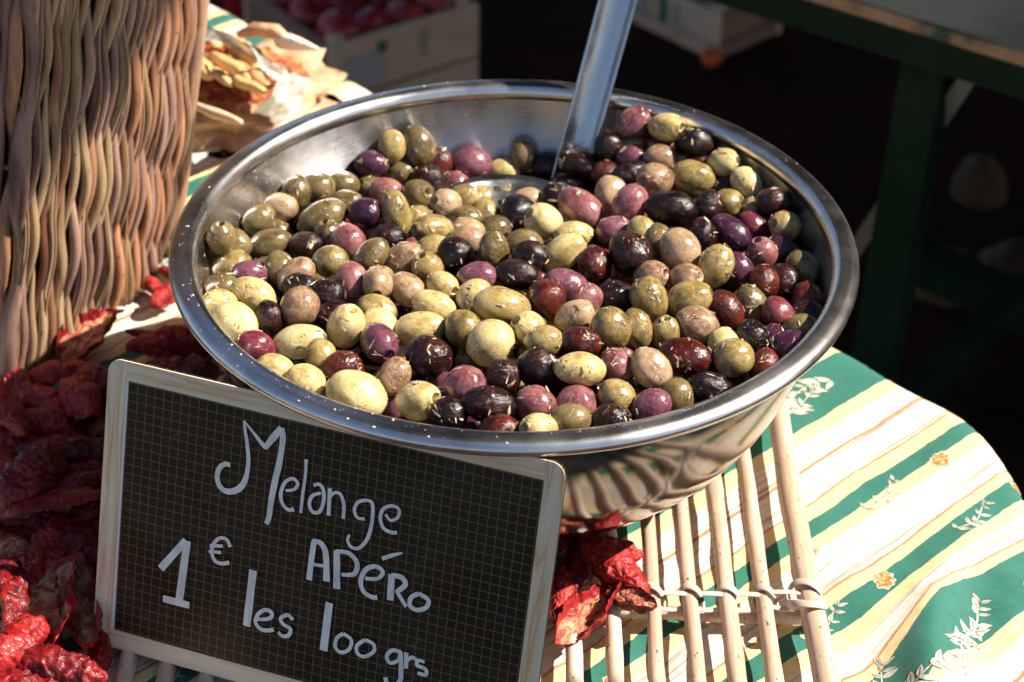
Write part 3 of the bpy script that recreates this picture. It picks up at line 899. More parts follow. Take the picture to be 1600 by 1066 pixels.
# perforated dish
sc_ = Vector(at(803, 334, .1435)); SR = .049
def dish(g):
    V = []; nr = 14; ns = 56; tilt = Matrix.Rotation(math.radians(0), 3, 'X') @ Matrix.Rotation(math.radians(4), 3, 'Y')
    for lay in (0, 1):
        for i in range(nr+1):
            r_ = SR*i/nr
            for k in range(ns):
                a = 2*PI*k/ns; V.append(sc_+tilt @ Vector((r_*math.cos(a), r_*math.sin(a)*.95, .014*(i/nr)**2-.014-(.0012 if lay else 0)+(.0012 if i == nr and not lay else 0))))
    B = (nr+1)*ns; Fc = []
    for i in range(nr):
        for k in range(ns):
            if i in (4, 8, 11) and k % 4 == 0: continue
            a, b, c, d = i*ns+k, i*ns+(k+1) % ns, (i+1)*ns+(k+1) % ns, (i+1)*ns+k
            Fc += [(a, b, c, d), (B+d, B+c, B+b, B+a)]
    for k in range(ns): Fc.append((nr*ns+k, nr*ns+(k+1) % ns, B+nr*ns+(k+1) % ns, B+nr*ns+k))
    g.add(V, Fc)
g = Geo(); dish(g); child(g.build('perforated_dish', SPOON, spn), spn)

# ------------------------------------------------------------------ rod rack
rack = empty('rod_rack', (0, -.03, 0)); tag(rack, 'pale peeled willow rod rack lying under the bowl and the chalkboard sign', 'rack')
xs_ = [.171, .1475, .1265, .105, .0825, .0595]+[.0595-.0228*k for k in range(1, 14)]
def rodz(x): return .0192 if x > -.10 else max(.0062, .0192-(-.10-x)*.20)
SG_A, SG_B = Vector((-.2354, -.1622)), Vector((.0116, -.2511))
for k, x in enumerate(xs_):
    r_ = .0072 if k == 0 else .0048*rnd.uniform(.9, 1.12)
    z = rodz(x)+(.002 if k == 0 else 0); y0 = -.27
    if -.135 < x < .03: y0 = SG_A.y+(SG_B.y-SG_A.y)*(x-SG_A.x)/(SG_B.x-SG_A.x)+.012
    if x < -.135: z = .0055; r_ = .0047
    g = Geo(); pts = []; bx = rnd.uniform(-.003, .003); y1 = .165+rnd.uniform(-.01, .01); fan = rnd.uniform(-.002, .002)
    for q in range(25):
        y = y0+(y1-y0)*q/24; pts.append((x+bx*math.sin((y+.2)*6)+.0006*mnoise.noise(Vector((x*50, y*30, 2)))-(.0 if k else .006*max(0, (-y-.05)/.2)*-1.0), y, z+.0004*mnoise.noise(Vector((x*50, y*40, 7)))))
    g.tube(pts, [r_*(1+.05*mnoise.noise(Vector((x*90, q*.6, 1)))+.14*(math.exp(-((q-9-k % 5*2)/.6)**2))+.12*math.exp(-((q-3-k % 3)/.6)**2)) for q in range(25)], 14)
    child(g.build('rod', ROD, rack), rack)
for yy in (-.132, .075):
    g = Geo(); g.tube([(x, yy+.002*math.sin(x*30), (rodz(x)-.0098 if x > -.10 else .0035)) for x in np.linspace(.178, -.10, 20)], .0040, 10); child(g.build('cross_stick', ROD, rack), rack)
# willow band looped round each rod
for k, x in enumerate(xs_[:9]):
    g = Geo(); R_ = .0092 if k == 0 else .0064; zc = rodz(x)+(.002 if k == 0 else 0); pts = []
    for q in range(30):
        a = -1.0+q/29*5.6; pts.append((x+.0005-R_*1.05*math.sin(a)*1.0, -.130+.0055*math.sin(a*1.0+.7)+(.004 if q > 20 else 0)*math.sin((q-20)/9*PI), zc+R_*math.cos(a)))
    g.tube(pts, .0008, 8, flat=3.6, up=(0, 1, 0)); child(g.build('willow_band', BAND, rack), rack)
    if k == 0:
        g = Geo(); pts = [(x-R_*1.1*math.cos(a), -.136-.010*(math.sin(a)) , zc+R_*1.08*math.sin(a)) for a in np.linspace(-.4, 3.6, 24)]; g.tube(pts, .0009, 8, flat=3.6, up=(0, 1, 0)); child(g.build('willow_band', BAND, rack), rack)
    if k+1 < len(xs_):
        x2 = xs_[k+1]; z2 = rodz(x2)
        for dz, dy in ((.003, -.001), (-.001, -.0075)):
            g = Geo(); g.tube([(x+(x2-x)*t, -.128+dy-.001*math.sin(t*PI), zc+dz+.0015*math.sin(t*PI)*(1 if dz > 0 else -1)) for t in np.linspace(0, 1, 8)], .0008, 8, flat=2.6, up=(0, 1, 0)); child(g.build('willow_band', BAND, rack), rack)

# ------------------------------------------------------------------ chalkboard sign
SM = np.array([[.940936, .323676, .099363], [-.338584, .899491, .276181], [0, -.293511, .955956]])
STL = np.array([-.218408, -.114585, .1742]); SW, SH = .26266, .17242
sign = empty('price_sign', (-.218408, -.114585, .1742)); tag(sign, 'dark gridded price board in pale wood frame, handwritten "Melange Apéro", leaning on the bowl', 'price sign')
# local frame of the sign: u to the right, v down, n toward the viewer
su, sv, sn = Vector(SM[:, 0]), -Vector(SM[:, 2]), -Vector(SM[:, 1])
SMX = Matrix.Translation(Vector(STL)) @ Matrix((su, -sv, sn)).transposed().to_4x4()   # local x=u, y=-v, z=n
sign.matrix_world = SMX
def rrect(x0, y0, x1, y1, r_, n=7):
    P_ = []
    for cx_, cy_, a0 in ((x1-r_, y1-r_, 0), (x0+r_, y1-r_, PI/2), (x0+r_, y0+r_, PI), (x1-r_, y0+r_, 1.5*PI)):
        for k in range(n): a = a0+PI/2*k/(n-1); P_.append((cx_+r_*math.cos(a), cy_+r_*math.sin(a)))
    return P_
def m_board():
    m = Mat('board_face', (.02, .015, .012), .35); m.p.inputs['Specular IOR Level'].default_value = .25; sep = m.node('SeparateXYZ'); m.l.new(m.coord('Object'), sep.inputs[0])
    def ln(v, off):
        f = m.math('FRACT', m.math('DIVIDE', m.math('ADD', v, off), .00528)); d = m.math('ABSOLUTE', m.math('SUBTRACT', f, .5)); return m.math('LESS_THAN', d, .042)
    grid = m.math('MAXIMUM', ln(sep.outputs[0], .1006), ln(sep.outputs[1], .5008))
    b0 = m.ramp(m.noise(14, m.coord('Object'), 4), [(.35, (.014, .008, .006)), (.65, (.028, .017, .013))])
    dust = m.ramp(m.noise(60, m.coord('Object'), 6, .75, 1.0), [(.60, (0,)*3), (.76, (.30,)*3)])
    scr = m.node('Mapping'); m.l.new(m.coord('Object'), scr.inputs['Vector']); scr.inputs['Rotation'].default_value = (0, 0, .7); scr.inputs['Scale'].default_value = (18, 900, 1)
    sc_m = m.math('MULTIPLY', m.ramp(m.noise(1, scr.outputs[0], 2), [(.70, (0,)*3), (.74, (1,)*3)]), m.ramp(m.noise(18, m.coord('Object'), 2), [(.55, (0,)*3), (.62, (.35,)*3)])); dust = m.math('MAXIMUM', dust, sc_m)
    c = m.mix(m.math('MULTIPLY', grid, .85), b0, (.16, .125, .035)); m.col(m.mix(dust, c, (.3, .28, .27)))
    m.rough(m.ramp(m.noise(30, m.coord('Object'), 5), [(.3, (.28,)*3), (.7, (.5,)*3)])); return m.m
def m_frame():
    m = Mat('printed_pine', (.5, .42, .3), .4); c = m.coord('Object')
    sep = m.node('SeparateXYZ'); m.l.new(c, sep.inputs[0])
    mp = m.node('Mapping'); m.l.new(c, mp.inputs['Vector']); mp.inputs['Scale'].default_value = (9, 150, 1)
    mp2 = m.node('Mapping'); m.l.new(c, mp2.inputs['Vector']); mp2.inputs['Scale'].default_value = (150, 9, 1)
    edge = m.math('MAXIMUM', m.math('LESS_THAN', sep.outputs[0], .011), m.math('GREATER_THAN', sep.outputs[0], SW-.011))
    st = [(.40, (.76, .66, .48)), (.52, (.70, .56, .36)), (.565, (.64, .40, .20)), (.60, (.74, .62, .42)), (.75, (.80, .72, .54))]
    a = m.ramp(m.noise(1, mp.outputs[0], 2, .5, .5), st); b = m.ramp(m.noise(1, mp2.outputs[0], 2, .5, .5), st)
    m.col(m.mix(edge, a, b)); m.bump(m.noise(500, c, 2), .03, .0003); return m.m
g = Geo(); O = rrect(0, -SH, SW, 0, .008); NB = len(O)
V = [(x, y, -.0016) for x, y in O]+[(x, y, 0) for x, y in O]
g.add(V, [tuple(range(NB-1, -1, -1)), tuple(NB+i for i in range(NB))]+[(i, (i+1) % NB, NB+(i+1) % NB, NB+i) for i in range(NB)])
BRD = g.build('board', m_board(), sign, False)
FT_ = .0112
I = rrect(FT_*.98, -SH+FT_, SW-FT_*.98, -FT_, .0005)
def ring_mesh(name, O, I, z0, z1, mat):
    g = Geo(); n_ = len(O); V = [(x, y, z1) for x, y in O]+[(x, y, z1) for x, y in I]+[(x, y, z0) for x, y in O]+[(x, y, z0) for x, y in I]; Fc = []
    for i in range(n_):
        j = (i+1) % n_; Fc += [(i, j, n_+j, n_+i), (i, 2*n_+i, 2*n_+j, j), (n_+i, n_+j, 3*n_+j, 3*n_+i)]
    g.add(V, Fc); return g.build(name, mat, sign, False)
ring_mesh('frame', rrect(0.0002, -SH+.0002, SW-.0002, -.0002, .008), I, .0001, .0012, m_frame())
WHT = Mat('white_edge', (.75, .74, .72), .4).m
g = Geo(); g.box((FT_+.0006, -SH/2, .0004), .0016, SH-2*FT_, .0006); g.build('inner_edge', WHT, sign, False)
# handwriting: strokes of a white paint marker, traced in photograph pixels and carried to the sign by a homography
TGq = np.array([(172, 546), (890, 712), (830, 1182), (148, 1005)], float); DST = np.array([(0, 0), (SW, 0), (SW, -SH), (0, -SH)])
A_ = []
for (x, y), (X, Y) in zip(TGq, DST): A_ += [[x, y, 1, 0, 0, 0, -X*x, -X*y, -X], [0, 0, 0, x, y, 1, -Y*x, -Y*y, -Y]]
Hm = np.linalg.svd(np.array(A_))[2][-1].reshape(3, 3)
def hom(x, y):
    q = Hm @ np.array([x, y, 1.]); return q[0]/q[2], q[1]/q[2]
def m_ink():
    m = Mat('white_marker', (.6, .62, .68), .45); m.col(m.ramp(m.noise(260, m.coord('Object', (1, .3, 1)), 4, .6), [(.34, (.66, .65, .63)), (.6, (.88, .86, .83))])); return m.m
WINK = m_ink()
Z2 = (140, 540, 4.); Z3 = (140, 800, 4.); Z4 = (520, 700, 2.9125)
TXT = [
 ('M', Z2, [([(905, 715), (870, 708), (835, 735), (820, 790), (838, 850), (880, 882), (940, 875), (985, 835), (1008, 770), (1018, 680), (1008, 560), (998, 500), (990, 430)], [26, 30, 32, 32, 34, 36, 40, 38, 30, 26, 24, 20, 14]),
            ([(990, 430), (1050, 505), (1100, 570), (1128, 602)], [12, 18, 26, 30]), ([(1122, 605), (1175, 535), (1228, 472)], [30, 44, 40]),
            ([(1228, 472), (1236, 540), (1217, 680), (1190, 800), (1165, 930), (1150, 1040), (1133, 1085)], [36, 36, 38, 40, 38, 32, 30])]),
 ('e', Z2, [([(1255, 872), (1310, 862), (1330, 825), (1300, 795), (1255, 815), (1228, 870), (1226, 930), (1248, 975), (1280, 995), (1308, 988)], [18, 18, 22, 22, 22, 24, 24, 22, 24, 28])]),
 ('l', Z2, [([(1385, 670), (1378, 780), (1362, 900), (1350, 1012)], [22, 18, 20, 18])]),
 ('a', Z2, [([(1428, 838), (1462, 830), (1488, 862), (1492, 930), (1470, 1000), (1425, 1008), (1402, 960), (1420, 905), (1475, 885)], [20, 22, 24, 24, 24, 22, 22, 22, 18])]),
 ('n', Z4, [([(8, 155), (5, 220), (2, 282)], [20, 18, 18]), ([(2, 205), (30, 176), (58, 186), (72, 235), (69, 296)], [12, 14, 16, 16, 15])]),
 ('g', Z4, [([(168, 296), (135, 290), (120, 255), (138, 218), (182, 210), (203, 232), (200, 310), (180, 385), (142, 430), (105, 425), (90, 395), (98, 368)], [14, 14, 15, 15, 15, 17, 17, 17, 16, 15, 14, 12])]),
 ('e', Z4, [([(262, 272), (285, 300), (318, 285), (322, 248), (290, 233), (252, 248), (238, 290), (252, 335), (285, 355), (314, 356)], [13, 14, 14, 15, 15, 16, 16, 16, 17, 17])]),
 ('a', Z3, [([(1403, 398), (1414, 300), (1432, 165), (1445, 152)], [38, 36, 36, 30]), ([(1440, 152), (1478, 165), (1508, 230), (1512, 405)], [30, 34, 38, 42]), ([(1418, 298), (1510, 312)], [20, 20])]),
 ('p', Z4, [([(40, 620), (40, 445)], [32, 30]), ([(35, 447), (95, 455), (132, 500), (120, 550), (62, 555)], [18, 20, 22, 22, 16])]),
 ('e', Z4, [([(170, 570), (225, 570), (250, 540), (218, 514), (172, 530), (150, 580), (162, 630), (200, 655), (225, 656)], [16, 17, 19, 20, 22, 22, 20, 20, 22])]),
 ('accent', Z4, [([(247, 478), (290, 462), (338, 450)], [18, 18, 8])]),
 ('r', Z4, [([(284, 668), (290, 548)], [30, 30]), ([(290, 553), (335, 562), (352, 595), (312, 630)], [22, 24, 24, 20]), ([(310, 625), (355, 698)], [18, 18])]),
 ('o', Z4, [([(412, 636), (378, 655), (372, 690), (402, 712), (445, 700), (455, 665), (412, 636)], [20]*7)]),
 ('one', Z3, [([(465, 342), (545, 250), (625, 158)], [46, 46, 44]), ([(632, 160), (612, 330), (583, 545)], [50, 50, 52]), ([(482, 532), (650, 574)], [46, 46])]),
 ('euro', Z3, [([(906, 196), (885, 150), (842, 140), (805, 172), (790, 228), (808, 282), (850, 302), (902, 295)], [26, 24, 22, 24, 24, 24, 24, 26]), ([(778, 190), (862, 190)], [22, 20]), ([(768, 228), (848, 234)], [20, 20])]),
 ('l', Z3, [([(1050, 342), (1010, 700)], [50, 50])]),
 ('e', Z3, [([(1072, 655), (1150, 650), (1170, 615), (1130, 594), (1085, 620), (1066, 670), (1092, 712), (1135, 725), (1182, 718)], [22, 24, 26, 26, 24, 24, 26, 26, 26])]),
 ('s', Z3, [([(1302, 655), (1270, 624), (1226, 645), (1240, 682), (1285, 712), (1275, 752), (1238, 758), (1208, 735)], [24, 24, 24, 24, 26, 26, 24, 22])]),
 ('one', Z3, [([(1530, 540), (1494, 845)], [50, 50])]),
 ('zero', Z4, [([(72, 826), (42, 848), (36, 890), (62, 913), (98, 898), (108, 855), (72, 826)], [17]*7)]),
 ('zero', Z4, [([(172, 852), (134, 880), (136, 915), (168, 930), (210, 905), (208, 872), (172, 852)], [17]*7)]),
 ('g', Z4, [([(332, 908), (292, 900), (268, 928), (282, 958), (320, 945), (330, 905), (332, 990), (328, 1040), (300, 1062), (268, 1048), (262, 1025)], [18, 18, 18, 18, 16, 16, 22, 22, 20, 18, 22])]),
 ('r', Z4, [([(356, 908), (354, 982)], [20, 20]), ([(356, 950), (382, 930), (406, 945)], [16, 18, 16])]),
 ('s', Z4, [([(440, 950), (412, 944), (406, 966), (442, 982), (445, 1008), (408, 1002)], [16, 16, 18, 18, 18, 16])]),
]
lay = 0
for name, (ox, oy, sc), strokes in TXT:
    g = Geo()
    for pts, wds in strokes:
        lay += 1; z = .0009+.00008*(lay % 7)
        q = np.array([hom(ox+x/sc, oy+y/sc) for x, y in pts]); kpm = SW/(718*1.0)
        wm = np.array(wds)/sc*kpm
        # resample with Catmull-Rom
        Q = []; Wm = []; n_ = len(q)
        for i in range(n_-1):
            p0, p1, p2, p3 = q[max(i-1, 0)], q[i], q[i+1], q[min(i+2, n_-1)]
            ns_ = 7 if n_ > 3 else 3
            for k in range(ns_):
                t = k/ns_; Q.append(.5*((2*p1)+(-p0+p2)*t+(2*p0-5*p1+4*p2-p3)*t*t+(-p0+3*p1-3*p2+p3)*t**3)); Wm.append(wm[i]*(1-t)+wm[i+1]*t)
        Q.append(q[-1]); Wm.append(wm[-1]); V = []; rj = random.Random(lay)
        for i, p_ in enumerate(Q):
            d = Q[min(i+1, len(Q)-1)]-Q[max(i-1, 0)]; d = d/(np.linalg.norm(d)+1e-12); nn = np.array([-d[1], d[0]])
            h = Wm[i]*.5*(1+rj.uniform(-.05, .05))
            V += [(*(p_+nn*h), z), (*(p_+nn*h*.0), z+.0002), (*(p_-nn*h), z)]
        for e_ in (0, len(Q)-1): pass
        g.add(V, [f for i in range(len(Q)-1) for f in ((3*i, 3*i+1, 3*i+4, 3*i+3), (3*i+1, 3*i+2, 3*i+5, 3*i+4))])
    g.build('letter_'+name if len(name) == 1 else {'one': 'numeral', 'zero': 'numeral', 'euro': 'euro_symbol', 'accent': 'accent'}[name], WINK, sign, False)

# ------------------------------------------------------------------ dried tomatoes
def tomato_mesh(seed, fold):
    rs = random.Random(seed); o = Vector((rs.random()*90, rs.random()*90, rs.random()*90)); NU, NVv = 76, 60; V = []; mi = []
    bend = rs.uniform(-.25, .45); tw = rs.uniform(-.6, .6)
    for i in range(NU+1):
        u = -1+2*i/NU; wdt = (max(0, 1-abs(u)**2.3))**.62*(1+.22*mnoise.noise(Vector((u*2.2, 0, 0))+o)); wdt = max(wdt, .02)
        for k in range(NVv):
            f = 2*PI*k/NVv; c, s = math.cos(f), math.sin(f)
            if s <= 0:  y, z = c*wdt*.46, s*wdt*.34       # skin below
            else: y, z = c*wdt*.46*(1-.10*s), -s*wdt*.20*(1-fold)+s*wdt*.16*fold   # hollow flesh side
            lip = math.exp(-(s/.32)**2); z += lip*wdt*(.20+.12*mnoise.noise(Vector((u*5, c*2, 4))+o))
            y *= (1-fold*.45*lip)
            p = Vector((u, y, z))
            w1 = mnoise.noise(p*3.0+o); w2 = mnoise.noise(p*7+o*2); w3 = 1-abs(mnoise.noise(Vector((p.x*4.5+w1, p.y*15, p.z*15))+o))*2.4
            nr = Vector((0, c, s*.8)); a = .085*w1+.045*w2+.050*w3*(1 if s < .25 else .5)
            p += nr*a*min(1, wdt*1.6); p.x += .05*w2
            ang = tw*u; y2 = p.y*math.cos(ang)-p.z*math.sin(ang); z2 = p.y*math.sin(ang)+p.z*math.cos(ang)
            p = Vector((p.x, y2+.22*bend*(u*u-.3), z2+bend*.35*(u*u-.4))); V.append(p)
    Fc = []
    for i in range(NU):
        for k in range(NVv):
            Fc.append((i*NVv+k, (i+1)*NVv+k, (i+1)*NVv+(k+1) % NVv, i*NVv+(k+1) % NVv))
            f = 2*PI*(k+.5)/NVv; mi.append(1 if math.sin(f) > .5 and 3 < i < NU-4 else 0)
    Fc += [tuple(range(NVv)), tuple(NU*NVv+k for k in range(NVv-1, -1, -1))]; mi += [0, 0]
    # object space scaled to metres so that the skin's grain keeps its size
    return mesh_data('dried_tomato', [v*.030 for v in V], Fc, (TSK, TFL), mi)
TM = [tomato_mesh(s, f) for s, f in ((1, .1), (2, .7), (3, .2), (4, .9), (5, .45), (6, 0), (7, .8))]
def tomato(x, y, z, ang, L, var, label, roll=0, tilt=0, wd=1.0, flip=False, group='sun-dried tomatoes heaped on the table'):
    p = at(x, y, z); o = bpy.data.objects.new('dried_tomato', TM[var % len(TM)]); COL.objects.link(o)
    an = math.radians(ang); ax = Vector(RV)*math.cos(an)-Vector(UV)*math.sin(an)      # image direction
    ax = Vector((ax.x, ax.y/ max(.45, math.sin(PITCH)), 0)).normalized(); ax = (ax+Vector((0, 0, math.tan(math.radians(tilt))))).normalized()
    up = Vector((0, 0, 1)); yv = up.cross(ax).normalized(); zv = ax.cross(yv)
    M_ = Matrix((ax, yv, zv)).transposed().to_4x4() @ Matrix.Rotation(math.radians(roll), 4, 'X')
    s = L/.06; o.matrix_world = Matrix.Translation(Vector(p)) @ M_ @ Matrix.Diagonal((s*1.08, s*wd*.90*rnd.uniform(.9, 1.1), s*wd*1.2, 1))
    tag(o, label, 'dried tomato', group); return o
TL = [
 # x, y(px), z, angle, length, variant, roll, tilt, width, label
 (135, 520, .022, -52, .052, 5, 20, 10, 1.0, 'sunlit scarlet dried tomato between wicker basket and price sign, highest of the left heap'),
 (92, 585, .018, -20, .040, 1, 150, 0, 1.0, 'sunlit dried tomato lying against the foot of the wicker basket'),
 (125, 625, .020, 65, .052, 2, 170, 15, 1.2, 'dark red dried tomato just left of the sign\'s top corner'),
 (150, 600, .012, 20, .05, 0, 190, 0, 1.1, 'dark dried tomato tucked behind the sign\'s top left corner'),
 (20, 660, .022, 60, .046, 3, 180, 10, 1.1, 'dried tomato at the picture\'s left edge just below the basket corner, half in sun'),
 (60, 668, .016, 10, .046, 4, 180, 0, 1.0, 'dark dried tomato below the basket, right of the half-lit one'),
 (105, 712, .018, -3, .062, 1, 175, 0, .9, 'long dark red dried tomato with pale seam lying level in the left heap'),
 (152, 665, .014, 80, .04, 6, 0, 0, .8, 'small dried tomato with pale flesh showing beside the sign frame, upper one'),
 (50, 752, .030, -70, .056, 5, 175, 12, 1.35, 'broad wrinkled dark red dried tomato in the middle of the left heap'),
 (118, 770, .024, -32, .068, 3, 180, 6, .7, 'long narrow dried tomato slanting up to the sign\'s left edge'),
 (105, 800, .026, -14, .080, 0, 95, 0, .75, 'long dried tomato with pale open seam running from the left edge to the sign'),
 (145, 800, .018, -60, .05, 4, 190, 0, .9, 'dark dried tomato close to the sign\'s left edge, below the slanting one'),
 (12, 742, .016, 70, .05, 6, 180, 0, 1.0, 'dark dried tomato at the left picture edge beside the broad wrinkled one'),
 (15, 860, .022, 15, .042, 6, 40, 0, 1.0, 'small dried tomato with an ochre core at the left edge, below the long seam'),
 (75, 850, .020, -80, .050, 3, 180, 0, .9, 'glossy dark dried tomato between the sunlit flesh and the long seamed one'),
 (62, 945, .034, -78, .072, 5, 12, 6, 1.0, 'big split dried tomato with sunlit cream flesh left of the sign'),
 (125, 935, .028, 74, .074, 2, 18, -4, .75, 'long upright dried tomato with brownish seedy flesh beside the sign corner'),
 (12, 935, .030, 80, .058, 3, 178, 0, 1.1, 'bright scarlet crinkled dried tomato at the left edge, lower middle'),
 (18, 1020, .026, -60, .055, 1, 180, 0, 1.1, 'scarlet dried tomato at the lower left picture edge'),
 (88, 1050, .022, 12, .056, 0, 180, 0, 1.1, 'scarlet dried tomato at the bottom edge of the picture, left of the rods'),
 (150, 1000, .012, 70, .05, 4, 150, 0, .6, 'thin dried tomato hanging down past the sign\'s bottom left corner'),
 (30, 1085, .018, 0, .06, 3, 180, 0, 1.0, 'dried tomato cut off by the bottom edge in the lower left corner'),
 (70, 905, .010, 0, .06, 2, 180, 0, 1.2, 'dried tomato buried under the split cream-fleshed one'),
 (45, 820, .010, 0, .06, 2, 180, 0, 1.2, 'dark dried tomato buried under the broad wrinkled one'),
 (120, 860, .010, 40, .06, 3, 180, 0, 1.2, 'dark dried tomato buried beside the sign, under the glossy ones'),
 (10, 700, .008, 40, .06, 1, 180, 0, 1.2, 'dark dried tomato at the bottom of the heap near the left edge'),
 (258, 462, .012, -60, .030, 3, 180, 0, 1.1, 'small sunlit crimson dried tomato touching the bowl\'s left side, lower one'),
 (240, 448, .010, 60, .024, 1, 170, 0, 1.0, 'small sunlit crimson dried tomato left of the bowl, upper one'),
 (268, 428, .014, 30, .022, 6, 180, 0, 1.0, 'tiny red dried tomato tucked under the bowl rim on the left'),
 (285, 535, .014, -14, .072, 1, 170, 0, .75, 'long brown-red dried tomato between sign top and bowl'),
 (330, 560, .008, 14, .06, 4, 10, 0, .9, 'dark dried tomato with seeds showing, in the shade under the bowl rim'),
 (235, 525, .012, 16, .035, 6, 180, 0, .5, 'thin curled end of dried tomato sticking out above the sign'),
 (285, 585, .006, 8, .06, 2, 180, 0, .9, 'dried tomato in deep shade right behind the sign'),
 (918, 955, .030, -52, .056, 5, 5, 4, .8, 'dried tomato half with pale crumpled flesh facing up, right of the sign'),
 (962, 890, .034, 48, .052, 3, 185, -12, .95, 'glossy wrinkled red dried tomato propped on the rods under the bowl'),
 (985, 935, .030, 20, .030, 6, 30, 0, 1.2, 'orange-red end of a dried tomato resting on the rods'),
 (905, 885, .022, -75, .055, 2, 180, 0, .9, 'dark dried tomato in shade between the sign and the bowl foot'),
 (880, 925, .022, -80, .05, 4, 180, 0, .8, 'dark dried tomato hidden half behind the sign\'s right edge'),
 (935, 862, .020, 10, .05, 1, 180, 0, .9, 'dark dried tomato wedged beneath the bowl foot'),
]
for k, (x, y, z, an, L, v, ro, ti, wd, lb) in enumerate(TL):
    tomato(x, y, z, an, L, v, lb, ro, ti, wd)
rs = random.Random(31); wd_ = ('glossy', 'matt', 'creased', 'flat', 'curled', 'narrow', 'rounded', 'split'); k = 0
for (x, y) in ((165, 700), (60, 720), (130, 745), (20, 790), (160, 850), (30, 880), (110, 900), (160, 920), (60, 1000), (120, 1080), (-15, 640), (75, 640), (140, 680), (40, 620), (180, 640), (-20, 830)):
    zo = 'upper' if y < 720 else 'middle' if y < 860 else 'lower'; ed = 'touching the sign frame' if x > 125 else 'at the picture edge' if x < 35 else 'halfway to the sign'
    tomato(x, y, rs.uniform(.006, .013), rs.uniform(0, 180), rs.uniform(.052, .066), k+2, '%s dark dried tomato low in the %s left heap, %s' % (wd_[k % 8], zo, ed), rs.choice((0, 180, 160, 200)), rs.uniform(-8, 8), 1.05); k += 1
# heap in the shade left of the basket
rs = random.Random(12); GRP = 'sun-dried tomatoes in the shade left of the basket'
for k in range(13):
    y = 10+k*20; x = rs.uniform(-30, 26)
    tomato(x, y, rs.uniform(.012, .05), rs.uniform(0, 180), rs.uniform(.055, .075), k, 'dark red dried tomato in the shaded heap left of the wicker basket', rs.choice((0, 180, 150, 200)), rs.uniform(-15, 15), 1.1, group=GRP)

# ------------------------------------------------------------------ wicker basket
bk = empty('wicker_basket', tuple(at(60, 520))); tag(bk, 'tall brown wicker basket with upright weaving at the left, partly sunlit', 'basket')
A0 = Vector(at(262, 398)); B0 = Vector(at(10, 616)); e1 = (B0-A0); LAB = e1.length; e1.normalize(); nO = Vector((-e1.y, e1.x, 0)); nO = nO if nO.x > 0 else -nO
BH = .34; FLARE = .115
DEP = .17
loop = [('f', A0, e1, LAB, nO), ('l', A0+e1*LAB, -nO, DEP, e1), ('b', A0+e1*LAB-nO*DEP, -e1, LAB, -nO), ('r', A0-nO*DEP, nO, DEP, -e1)]
def bpt(side, s, h, off):
    nm, O_, d, L, nn = side; t = s/L
    return O_+d*s+nn*(.012*math.sin(PI*t)+off)+Vector((.058*h/.34, .010*h/.34, h))
GAPB = Mat('gap_shade', (.035, .018, .012), .8).m  # near-black backing paints shade into the gaps between strands
cnt = 0
for side in loop:
    nm, O_, d, L, nn = side; sp_ = .0044 if nm == 'f' else .0078; n_ = int(L/sp_)
    for k in range(n_+1):
        s = L*k/n_; g = Geo(); pts = []; rad = []; hi = BH+rnd.uniform(-.004, .004); lo = .006+rnd.uniform(0, .006)
        ph = (k % 2)*PI-.16*k+rnd.uniform(-.45, .45); am = rnd.uniform(.6, 1.25)*(.55 if k > .75*n_ else 1); rw = rnd.uniform(.82, 1.22); NSg = 44 if nm == 'f' else 24; jit = rnd.uniform(-.0013, .0013)
        for q in range(NSg+1):
            h = lo+(hi-lo)*q/NSg; wv = math.sin(2*PI*h/.096+ph)
            hw = h+.003*mnoise.noise(Vector((k*.35, h*9, 2))); wv = math.sin(2*PI*hw/.135+ph); off = .0040*wv*am; so_ = .0011*math.cos(4*PI*hw/.135+2*ph+.6)+jit
            pts.append(bpt(side, s+so_+.0016*mnoise.noise(Vector((k*3.1, h*22, 1))), h, off))
            rad.append(((.0030 if nm == 'f' else .0050)+.0011*wv)*rw*(1+.12*mnoise.noise(Vector((k*1.7, h*25, 9)))))
        if nm == 'f' and k % 6 == 1:   # thin split withies lying over the thick ones
            g2 = Geo(); g2.tube([p+nn*.0042+d*.002 for p in pts], .0009, 6); child(g2.build('strand', W1, bk), bk)
        g.tube(pts, rad, 8, flat=.72, up=nn); cnt += 1
        f_ = k/n_
        mt = W1 if (nm == 'f' and f_ > .72 and k % 3) else rnd.choice((W2, W3, W2, W3, W1))
        child(g.build('strand', mt, bk), bk)
    # inner stakes that the strands weave round
    for h in np.arange(.024, BH, .048):
        g = Geo(); g.tube([bpt(side, L*t, h, -.0045) for t in np.linspace(.0, 1, 12)], .0022, 6); child(g.build('stake', SUNB, bk), bk)
for side in loop:
    if side[0] == 'l': continue
    g = Geo(); pts = [bpt(side, -.004+.003*mnoise.noise(Vector((0, h*14, 3))), h, .001) for h in np.linspace(.0, BH, 24)]
    g.tube(pts, [.0072*(1+.12*mnoise.noise(Vector((h*20, 1, 1)))) for h in np.linspace(0, BH, 24)], 12); child(g.build('corner_stake', SUNB, bk), bk)
for side in loop:
    g = Geo(); n1, n2 = 14, 12; V = [bpt(side, side[3]*i/n1, BH*j/n2, -.0072) for j in range(n2+1) for i in range(n1+1)]; V += [v-side[4]*.001 for v in V]; q_ = (n1+1)*(n2+1)
    Fc = [(j*(n1+1)+i, j*(n1+1)+i+1, (j+1)*(n1+1)+i+1, (j+1)*(n1+1)+i) for j in range(n2) for i in range(n1)]; Fc += [tuple(x+q_ for x in f[::-1]) for f in Fc]; g.add(V, Fc); child(g.build('gap_backing', GAPB, bk), bk)
rimp = []
for side in loop:
    for t in np.linspace(0, 1, 14)[:-1]: rimp.append(bpt(side, side[3]*t, BH, 0))
g = Geo(); g.tube(rimp+[rimp[0]], .008, 10); child(g.build('braided_rim', W1, bk), bk)
